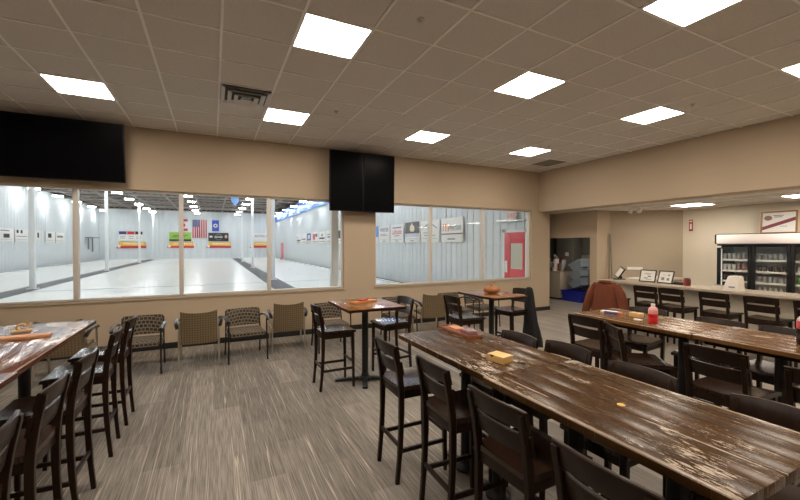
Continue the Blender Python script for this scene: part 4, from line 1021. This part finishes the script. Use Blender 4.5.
def card_frame(label, y, rz, lines, w=0.15):
    t = thing('framed_notice', label, 'framed notice', (7.83, y, CT + 0.008), rz, 'framed notices on the bar counter')
    R = Matrix.Rotation(0.30, 4, 'Y')      # lean back toward +X
    h = 0.25
    bm = B()
    for a in ((-w, -0.0, -w + 0.018, h), (w - 0.018, 0, w, h), (-w + 0.018, 0, w - 0.018, 0.018), (-w + 0.018, h - 0.018, w - 0.018, h)):
        box(bm, -0.008, a[0], a[1], 0.008, a[2], a[3], 0.002, rot=R)
    mk('frame', bm, 'black', t)
    bm = B(); box(bm, -0.003, -w + 0.017, 0.017, 0.003, w - 0.017, h - 0.017, rot=R); mk('sheet', bm, 'paper', t)
    for a in lines:
        bm = B(); box(bm, -0.0045, a[0], a[1], -0.0031, a[2], a[3], rot=R); mk('print_block', bm, 'greyink', t)
    bm = B(); bar(bm, [(0.05, 0, 0.16), (0.16, 0, 0.004)], 0.04, 0.006, up=(0, 1, 0)); mk('strut', bm, 'black', t)
card_frame('left framed notice with grey sketch standing on the bar counter', 4.73, 0.10, [(-0.06, 0.10, 0.0, 0.13), (0.0, 0.07, 0.07, 0.09), (-0.08, 0.05, 0.02, 0.06), (-0.05, 0.16, 0.06, 0.17), (-0.09, 0.18, 0.09, 0.184)])
card_frame('right framed notice with small printed blocks standing on the bar counter', 4.40, -0.15, [(0.02, 0.06, 0.08, 0.12), (-0.08, 0.06, -0.03, 0.11), (-0.08, 0.15, -0.04, 0.18), (0.03, 0.16, 0.06, 0.17)])
t = thing('tablet_stand', 'tilted white-screen tablet on black stand at the counter corner', 'tablet', (7.92, 5.44, CT), -0.35)
R = Matrix.Translation((0, 0, 0.05)) @ Matrix.Rotation(0.45, 4, 'Y') @ Matrix.Rotation(0.35, 4, 'X')
bm = B(); box(bm, -0.012, -0.09, 0, 0.012, 0.09, 0.24, 0.004, rot=R); mk('case', bm, 'plastic_black', t)
bm = B(); box(bm, -0.0145, -0.072, 0.02, -0.0118, 0.072, 0.22, rot=R); mk('screen', bm, 'paper', t)
bm = B(); box(bm, -0.04, -0.08, 0, 0.16, 0.05, 0.02, 0.005); bar(bm, [(0.10, -0.02, 0.02), (0.05, 0.0, 0.14)], 0.05, 0.03, up=(0, 1, 0)); mk('stand', bm, 'plastic_black', t)
t = thing('red_canister', 'red canister with dark lid at the back of bar counter', 'canister', (7.86, 4.02, CT), 0.2)
bm = B(); lathe(bm, [(0.0, 0), (0.052, 0), (0.058, 0.01), (0.058, 0.10), (0.05, 0.12)], 18); mk('body', bm, C('can_red', (0.36, 0.035, 0.03), 0.4), t)
bm = B(); lathe(bm, [(0.05, 0.1205), (0.045, 0.135), (0.02, 0.14), (0.0, 0.141)], 18); mk('lid', bm, 'black', t)
bm = B(); box(bm, -0.065, -0.065, 0.02, -0.05, -0.005, 0.12, 0.004); mk('front_label', bm, C('dark_maroon', (0.12, 0.02, 0.02), 0.5), t)
t = thing('napkin_dispenser', 'tall white tapered napkin dispenser on the counter before the cooler', 'dispenser', (7.62, 3.22, CT), 0.0)
bm = B(); loft(bm, [[(s * .10, q * .115, 0.001) for s, q in ((-1, -1), (1, -1), (1, 1), (-1, 1))], [(s * .075, q * .075 - 0.03, 0.24) for s, q in ((-1, -1), (1, -1), (1, 1), (-1, 1))], [(s * .06, q * .06 - 0.03, 0.25) for s, q in ((-1, -1), (1, -1), (1, 1), (-1, 1))]])
bmesh.ops.bevel(bm, geom=list(bm.edges), offset=0.008, segments=2, affect='EDGES', clamp_overlap=True); mk('body', bm, C('bright_white', (0.85, 0.80, 0.72), 0.5), t)
bx('slot', 'greyink', t, -0.103, -0.06, 0.06, -0.097, 0.02, 0.08)
t = thing('caddy_box', 'low white box beside the napkin dispenser', 'box', (7.60, 3.425, CT), 0.0)
bx('body', C('off_white', (0.74, 0.66, 0.56), 0.6), t, -0.06, -0.075, 0, 0.06, 0.06, 0.075, bev=0.006); bx('insert', 'greyink', t, -0.04, -0.05, 0.0751, 0.04, 0.04, 0.085)
t = thing('binder_tray', 'flat black binder lying right of the framed notices', 'binder', (7.98, 4.19, CT), 0.0)
bx('cover', 'black', t, -0.10, -0.10, 0, 0.10, 0.10, 0.03, bev=0.004); bx('flap', 'plastic_black', t, -0.08, -0.09, 0.0305, 0.08, 0.08, 0.045, bev=0.003)
t = thing('paper_stack', 'thin stack of papers on the counter behind the left notice', 'papers', (8.55, 5.30, CT), 0.2)
bx('sheets', 'paper', t, -0.15, -0.2, 0, 0.15, 0.2, 0.012)
t = thing('red_cup', 'small dark red cup at the back of the counter wing', 'cup', (9.1, 5.45, CT))
bm = B(); lathe(bm, [(0.0, 0), (0.045, 0), (0.06, 0.14), (0.062, 0.14), (0.052, 0.135), (0.04, 0.02), (0.0, 0.02)], 16); mk('body', bm, C('can_red2', (0.25, 0.025, 0.03), 0.4), t)
bm = B(); tube(bm, curve([(-0.056, 0, 0.11), (-0.09, 0, 0.10), (-0.09, 0, 0.05), (-0.05, 0, 0.04)], 4), 0.007, 8, up=(0, 1, 0)); mk('handle', bm, C('can_red2', (0.25, 0.025, 0.03), 0.4), t)
# white strip sign on diagonal wall
dw = Vector((1.35, -1.0, 0)).normalized(); ang = math.atan2(dw.y, dw.x)
t = thing('wall_strip', 'narrow white plastic strip mounted low on the diagonal beige wall', 'wall strip', (9.2 + dw.x * 0.42, 6.5 + dw.y * 0.42, 0), ang)
bx('cover', 'paper', t, 0.0, -0.03, 1.12, 0.34, -0.002, 1.19, bev=0.004); bx('end_cap', 'paper', t, -0.02, -0.035, 1.115, 0.0, -0.002, 1.195, bev=0.003)
# leaning broom handles in the corner
t = thing('curling_broom', 'thin dark broom handles leaning in the corner beside the counter', 'broom', (9.12, 6.38, 0))
for dx, tx in ((-0.13, 0.0), (0.045, 0.02)):
    bm = B(); tube(bm, [(dx, 0.0, 0.03), (tx, 0.07, 2.02)], 0.014, 8, up=(1, 0, 0)); mk('handle', bm, C('broom_grey', (0.2, 0.165, 0.13), 0.4), t)
bx('head', 'black', t, -0.18, -0.05, 0, 0.10, 0.05, 0.05, bev=0.01)
# fire extinguisher sign on cream wall
t = thing('extinguisher_sign', 'narrow red and white extinguisher sign on the cream wall', 'sign', (10.55, 5.36, 0), -PI / 2)
bx('panel', C('sign_red', (0.38, 0.03, 0.03), 0.5), t, 0, -0.012, 2.09, 0.08, -0.001, 2.37); bx('arrow_field', 'paper', t, 0.02, -0.014, 2.14, 0.06, -0.012, 2.27); bx('heading', 'paper', t, 0.012, -0.014, 2.31, 0.068, -0.012, 2.345)

# ------------------------------------------------------------------ beverage cooler
FX, FY0, FY1 = 9.75, 2.66, 4.42
t = thing('beverage_cooler', 'black three-door glass beverage cooler with white light header', 'cooler', (FX, FY0, 0))
W = FY1 - FY0; D = 0.70; ZT = 1.77
bm = B()
box(bm, 0.06, 0, 0.10, D, 0.04, ZT); box(bm, 0.06, W - 0.04, 0.10, D, W, ZT); box(bm, D - 0.04, 0.04, 0.10, D, W - 0.04, ZT); box(bm, 0.06, 0.04, 0.10, D - 0.04, W - 0.04, 0.16); box(bm, 0.06, 0.04, ZT - 0.04, D - 0.04, W - 0.04, ZT)
box(bm, 0.06, 0.04, 0.16, 0.062, 0.05, ZT - 0.04)
mk('cabinet', bm, 'plastic_black', t)
bx('base_grille', 'black', t, 0.03, 0.02, 0.0, D - 0.02, W - 0.02, 0.0995)
bm = B(); box(bm, -0.03, 0.0, ZT + 0.005, D, W, ZT + 0.20, 0.02); mk('header', bm, C('header_white', (0.78, 0.73, 0.72), 0.25), t)
bx('header_cap', 'black', t, -0.035, W + 0.0, ZT + 0.003, D, W + 0.025, ZT + 0.205, bev=0.008); bx('header_trim', 'black', t, -0.02, 0.0, ZT + 0.2005, D, W, ZT + 0.212)
bx('lining', C('cooler_lining', (0.42, 0.42, 0.42), 0.4), t, D - 0.06, 0.045, 0.165, D - 0.041, W - 0.045, ZT - 0.045)
dwid = W / 3
shelf_z = (0.45, 0.72, 0.98, 1.20, 1.43)
for d in range(3):
    a = d * dwid; b = a + dwid
    bm = B(); f = 0.055
    box(bm, 0.0, a + 0.003, 0.105, 0.055, a + f, ZT - 0.005, 0.004); box(bm, 0.0, b - f, 0.105, 0.055, b - 0.003, ZT - 0.005, 0.004); box(bm, 0.0, a + f, 0.105, 0.055, b - f, 0.18, 0.004); box(bm, 0.0, a + f, ZT - 0.06, 0.055, b - f, ZT - 0.005, 0.004)
    dr = mk('door', bm, 'plastic_black', t)
    bx('pane', 'fridge_glass', dr, 0.02, a + f - 0.005, 0.175, 0.03, b - f + 0.005, ZT - 0.055)
    bm = B(); tube(bm, [(-0.001, a + 0.03, 0.7), (-0.03, a + 0.03, 0.72), (-0.03, a + 0.03, 1.2), (-0.001, a + 0.03, 1.22)], 0.009, 8, up=(0, 1, 0)); mk('handle', bm, 'black', dr)
    for z in shelf_z:
        bm = B(); box(bm, 0.08, a + 0.045, z, D - 0.07, b - 0.045, z + 0.012); box(bm, 0.075, a + 0.045, z - 0.012, 0.085, b - 0.045, z + 0.028); mk('shelf', bm, C('shelf_white', (0.72, 0.70, 0.66), 0.4), t)
bx('door_sticker', 'paper', t, -0.004, W - 0.085, ZT - 0.075, -0.0002, W - 0.0, ZT - 0.035)
lamp = bpy.data.materials.get('cooler_tube')
M['cooler_tube'] = emis('cooler_tube', (1.0, 0.96, 0.9), 0.3)
bx('light_tube', 'cooler_tube', t, 0.075, W - 0.062, 0.3, 0.09, W - 0.046, ZT - 0.1)
bx('light_tube', 'cooler_tube', t, 0.075, dwid * 2 + 0.0, 0.3, 0.09, dwid * 2 + 0.014, ZT - 0.1)
bx('light_tube', 'cooler_tube', t, 0.075, dwid + 0.0, 0.3, 0.09, dwid + 0.014, ZT - 0.1)
# drinks
cans = {}
def drink(kind, x, y, z, lab, col, grp, name='drink_bottle', cat='bottle'):
    key = (kind, col)
    if key not in cans:
        bm = B()
        if kind == 'glass': lathe(bm, [(0, 0), (0.03, 0), (0.036, 0.13), (0.034, 0.13), (0.028, 0.008), (0, 0.008)], 12)
        elif kind == 'can': lathe(bm, [(0, 0), (0.028, 0), (0.033, 0.008), (0.033, 0.11), (0.026, 0.12), (0, 0.12)], 12)
        else: lathe(bm, [(0, 0), (0.03, 0), (0.034, 0.01), (0.034, 0.10), (0.014, 0.145), (0.013, 0.175), (0, 0.176)], 12)
        o = mk(name, bm, col if isinstance(col, str) else col, None); cans[key] = o
    else:
        o = cans[key].copy(); COL.objects.link(o)
    o.location = (x, y, z); tag(o, lab, cat, grp)
gl = C('clear_tumbler', (0.45, 0.45, 0.44), 0.2); pinkg = C('pink_drink', (0.35, 0.18, 0.18), 0.25); darkb = C('dark_bottle', (0.06, 0.05, 0.045), 0.25); greenb = C('green_bottle', (0.10, 0.28, 0.05), 0.3); silv = C('silver_can', (0.5, 0.5, 0.52), 0.3, metal=0.6); whb = C('white_drink', (0.6, 0.58, 0.55), 0.4); redb = C('red_drink', (0.5, 0.06, 0.05), 0.3)
plan = {0: [(1.20, 'glass', whb, 3, 'pale tumbler on the cooler left door shelf'), (1.20, 'bottle', pinkg, 2, 'pinkish bottle on the cooler left door shelf'), (0.98, 'can', darkb, 5, 'dark can low in the cooler left section'), (0.72, 'can', silv, 5, 'silver can at the bottom of the cooler left section'), (1.43, 'glass', gl, 5, 'clear glass on the top shelf of the cooler left section')],
        1: [(1.43, 'glass', gl, 6, 'clear glass on the top shelf of the cooler middle section'), (1.20, 'can', darkb, 6, 'dark can on the upper shelf of the cooler middle section'), (0.98, 'can', silv, 6, 'silver can on the mid shelf of the cooler middle section'), (0.72, 'bottle', whb, 6, 'pale bottle on the low shelf of the cooler middle section')],
        2: [(1.20, 'can', whb, 3, 'pale can on the upper shelf of the cooler right section'), (0.98, 'bottle', greenb, 3, 'green bottle on the mid shelf of the cooler right section'), (0.72, 'can', redb, 3, 'red can on the low shelf of the cooler right section')]}
for d, lst in plan.items():
    hi = W - d * dwid - 0.085; fill = {}
    for z, kind, col, n, lab in lst:
        for q in range(n):
            i = fill.get(z, 0); fill[z] = i + 1
            drink(kind, FX + 0.15, FY0 + hi - i * 0.082, z + 0.0125, lab, col, lab + 's row', {'glass': 'drinking_glass', 'can': 'drink_can', 'bottle': 'drink_bottle'}[kind], {'glass': 'glass', 'can': 'can', 'bottle': 'bottle'}[kind])
# framed certificate standing on the cooler
t = thing('framed_poster', 'wood-framed white poster with maroon diagonal stripe above the cooler', 'picture', (10.36, 3.92, 1.985), -PI / 2)
w, h = 0.57, 0.46
R = Matrix.Rotation(-0.06, 4, 'X')
bm = B(); f = 0.03
for a in ((0, 0, w, f), (0, h - f, w, h), (0, f, f, h - f), (w - f, f, w, h - f)): box(bm, a[0], -0.02, a[1], a[2], 0.0, a[3], 0.004, rot=R)
mk('frame', bm, C('oak_frame', (0.34, 0.16, 0.05), 0.4), t)
bm = B(); box(bm, f - 0.002, -0.012, f - 0.002, w - f + 0.002, -0.004, h - f + 0.002, rot=R); mk('poster', bm, 'paper', t)
bm = B(); prism(bm, [(f, 0.07), (w - f, 0.26), (w - f, 0.33), (f, 0.14)], 'y', -0.0155, -0.0122); bmesh.ops.transform(bm, matrix=R, verts=bm.verts); mk('stripe', bm, C('maroon', (0.24, 0.05, 0.07), 0.6), t)
bm = B(); prism(bm, [(0.12 + 0.065 * math.cos(2 * PI * q / 18), 0.32 + 0.05 * math.sin(2 * PI * q / 18)) for q in range(18)], 'y', -0.0155, -0.0122); bmesh.ops.transform(bm, matrix=R, verts=bm.verts); mk('emblem', bm, C('emblem_brown', (0.30, 0.17, 0.11), 0.6), t)
bm = B(); box(bm, 0.20, -0.0155, 0.36, 0.36, -0.0122, 0.375, rot=R); box(bm, 0.22, -0.0155, 0.33, 0.34, -0.0122, 0.345, rot=R); box(bm, 0.31, -0.0155, 0.14, 0.42, -0.0122, 0.15, rot=R); mk('printing', bm, 'greyink', t)

# ------------------------------------------------------------------ storage alcove
t = thing('storage_cabinet', 'low beige cabinet in the storage alcove under the equipment bags', 'cabinet', (9.9, 8.70, 0))
bx('body', C('cab_beige', (0.42, 0.36, 0.28), 0.6), t, 0, 0, 0.06, 0.55, 0.9, 0.88, bev=0.005); bx('top', C('cab_top', (0.36, 0.20, 0.12), 0.5), t, -0.01, -0.01, 0.8805, 0.56, 0.91, 0.90, bev=0.003); bx('plinth', 'rubber', t, 0.03, 0.02, 0, 0.53, 0.88, 0.0595)
def bag(label, x, y, z, s, col, lean, stripe):
    t = thing('equipment_bag', label, 'bag', (x, y, z), lean, 'equipment bags on the alcove cabinet')
    bm = B(); rings = []
    for i in range(9):
        u = i / 8; r = 0.5 + 0.5 * math.sin(PI * (0.12 + 0.76 * u))
        rings.append([(0.10 * r * math.cos(2 * PI * k / 14) * s + 0.10 * u * s, 0.11 * r * math.sin(2 * PI * k / 14) * s, 0.001 + 0.42 * u * s) for k in range(14)])
    loft(bm, rings); mk('body', bm, col, t, 60)
    bm = B(); tube(bm, curve([(0.08 * s, -0.06 * s, 0.40 * s), (0.02 * s, -0.02, 0.50 * s), (0.08 * s, 0.06 * s, 0.42 * s)], 4), 0.022, 8, up=(1, 0, 0)); mk('handle', bm, stripe, t)
    bm = B(); box(bm, -0.115 * s, -0.05 * s, 0.12 * s, -0.09 * s, 0.05 * s, 0.28 * s, 0.006); mk('pocket', bm, stripe, t)
rd = C('bag_red', (0.42, 0.04, 0.03), 0.6); wh = C('bag_white', (0.62, 0.60, 0.56), 0.6); gy = C('bag_grey', (0.25, 0.25, 0.26), 0.6)
bag('white equipment bag with red handle, leftmost on alcove cabinet', 10.1, 9.42, 0.9005, 1.0, wh, 0.3, rd); bag('red equipment bag standing between white bags', 10.2, 9.22, 0.9005, 1.05, rd, -0.2, wh)
bag('white equipment bag with grey handle in the middle of alcove cabinet', 10.06, 9.05, 0.9005, 0.95, wh, 0.1, gy); bag('grey and red equipment bag, rightmost on alcove cabinet', 10.12, 8.84, 0.9005, 0.9, gy, -0.5, rd)
t = thing('metal_locker', 'tall grey metal locker at the back of the storage alcove', 'locker', (10.75, 8.35, 0))
lk = C('locker_grey', (0.17, 0.16, 0.14), 0.5)
bx('body', lk, t, 0, 0.55, 0, 0.42, 1.25, 2.1, bev=0.005); bx('door', lk, t, -0.015, 0.57, 0.05, -0.0005, 1.23, 2.06, bev=0.003); bx('notice', 'paper', t, -0.02, 0.72, 1.38, -0.0155, 0.86, 1.5)
t = thing('electrical_cabinet', 'grey metal cabinet with paper notice right of the locker', 'cabinet', (10.70, 7.6, 0))
bx('body', lk, t, 0, 0, 0, 0.45, 0.95, 1.42, bev=0.005); bx('door', C('cabinet_door', (0.22, 0.205, 0.18), 0.5), t, -0.015, 0.03, 0.05, -0.0005, 0.92, 1.38, bev=0.003); bx('notice', 'paper', t, -0.02, 0.2, 1.0, -0.0155, 0.42, 1.13); bx('notice', 'paper', t, -0.02, 0.2, 1.2, -0.0155, 0.38, 1.28)
t = thing('added_alcove_lamp', 'unseen strip lamp added to brighten the storage alcove', 'ceiling light', (9.6, 7.6, 2.399))
bx('housing', 'white_paint', t, -0.08, -0.5, -0.05, 0.08, 0.5, -0.001); M['alcove_fill_glow'] = emis('alcove_fill_glow', (1.0, 0.9, 0.76), 36.0); bx('fill_cover', 'alcove_fill_glow', t, -0.06, -0.48, -0.07, 0.06, 0.48, -0.0501)  # made-up lamp out of view, added because the alcove was too dark
t = thing('white_conduit', 'bent white conduit pipe hanging above the grey alcove cabinet', 'pipe', (10.9, 8.15, 0))
bm = B(); tube(bm, curve([(0, 0.05, 2.38), (0, 0.05, 1.9), (0, 0.0, 1.6), (0, -0.03, 1.425)], 5), 0.025, 10, up=(1, 0, 0)); mk('pipe', bm, 'paper', t)
t = thing('blue_bin', 'bright blue plastic bin on the alcove floor', 'bin', (9.92, 7.93, 0))
def tub(bm, w, d, h, th=0.015, flare=0.03):
    def R_(a, b, z): return [(a, b, z), (w - a, b, z), (w - a, d - b, z), (a, d - b, z)]
    loft(bm, [R_(flare, flare, 0.0), R_(0, 0, h), R_(th, th, h), R_(flare + th, flare + th, th)])
bm = B(); tub(bm, 0.45, 0.72, 0.33); mk('body', bm, C('bin_blue', (0.015, 0.03, 0.42), 0.4), t)
bm = B(); box(bm, -0.02, -0.02, 0.30, 0.0, 0.74, 0.335, 0.004); box(bm, 0.45, -0.02, 0.30, 0.47, 0.74, 0.335, 0.004); box(bm, 0, -0.02, 0.30, 0.45, 0.0, 0.335, 0.004); box(bm, 0, 0.72, 0.30, 0.45, 0.74, 0.335, 0.004); mk('rim', bm, C('bin_blue', (0.015, 0.03, 0.42), 0.4), t)
pile = [('bottommost', 0.0), ('middle', 0.28), ('topmost', 0.56)]
for i, (nm, z) in enumerate(pile):
    t = thing('grey_bin', 'grey plastic storage bin, %s of the leaning pile in the alcove' % nm, 'bin', (10.0, 7.97 - i * 0.005, 0.336 + z), 0, 'grey bins piled in the alcove')
    R = Matrix.Rotation(-0.42, 4, 'X')
    bm = B(); loft(bm, [[(0.04, 0.06, 0.02), (0.36, 0.06, 0.02), (0.36, 0.40, 0.02), (0.04, 0.40, 0.02)], [(0.0, 0.0, 0.24), (0.40, 0.0, 0.24), (0.40, 0.45, 0.24), (0.0, 0.45, 0.24)], [(0.015, 0.015, 0.24), (0.385, 0.015, 0.24), (0.385, 0.435, 0.24), (0.015, 0.435, 0.24)], [(0.055, 0.075, 0.035), (0.345, 0.075, 0.035), (0.345, 0.375, 0.035), (0.055, 0.375, 0.035)]])
    T_ = Matrix.Translation((0, 0, 0.22)) @ R @ Matrix.Translation((0, 0, -0.02))
    bmesh.ops.transform(bm, matrix=T_, verts=bm.verts); mk('body', bm, C('bin_grey', (0.30, 0.36, 0.43), 0.45), t)
    bm = B(); box(bm, -0.015, -0.015, 0.215, 0.415, 0.0, 0.245, 0.003); box(bm, -0.015, 0.45, 0.215, 0.415, 0.465, 0.245, 0.003); box(bm, -0.015, 0, 0.215, 0.0, 0.45, 0.245, 0.003); box(bm, 0.40, 0, 0.215, 0.415, 0.45, 0.245, 0.003)
    bmesh.ops.transform(bm, matrix=T_, verts=bm.verts); mk('rim', bm, C('bin_grey', (0.30, 0.36, 0.43), 0.45), t)

# ------------------------------------------------------------------ world and view
wd = bpy.data.worlds.new('world'); sc.world = wd; wd.use_nodes = True
wd.node_tree.nodes['Background'].inputs[0].default_value = (0.02, 0.02, 0.022, 1)
wd.node_tree.nodes['Background'].inputs[1].default_value = 0.5
sc.view_settings.view_transform = 'Standard'; sc.view_settings.look = 'None'
sc.view_settings.exposure = 0.4; sc.view_settings.gamma = 1.0; sc.view_settings.use_curve_mapping = False
sc.cycles.use_denoising = True
sc.cycles.max_bounces = 10; sc.cycles.diffuse_bounces = 5; sc.cycles.transparent_max_bounces = 12
sc.cycles.sample_clamp_indirect = 6.0
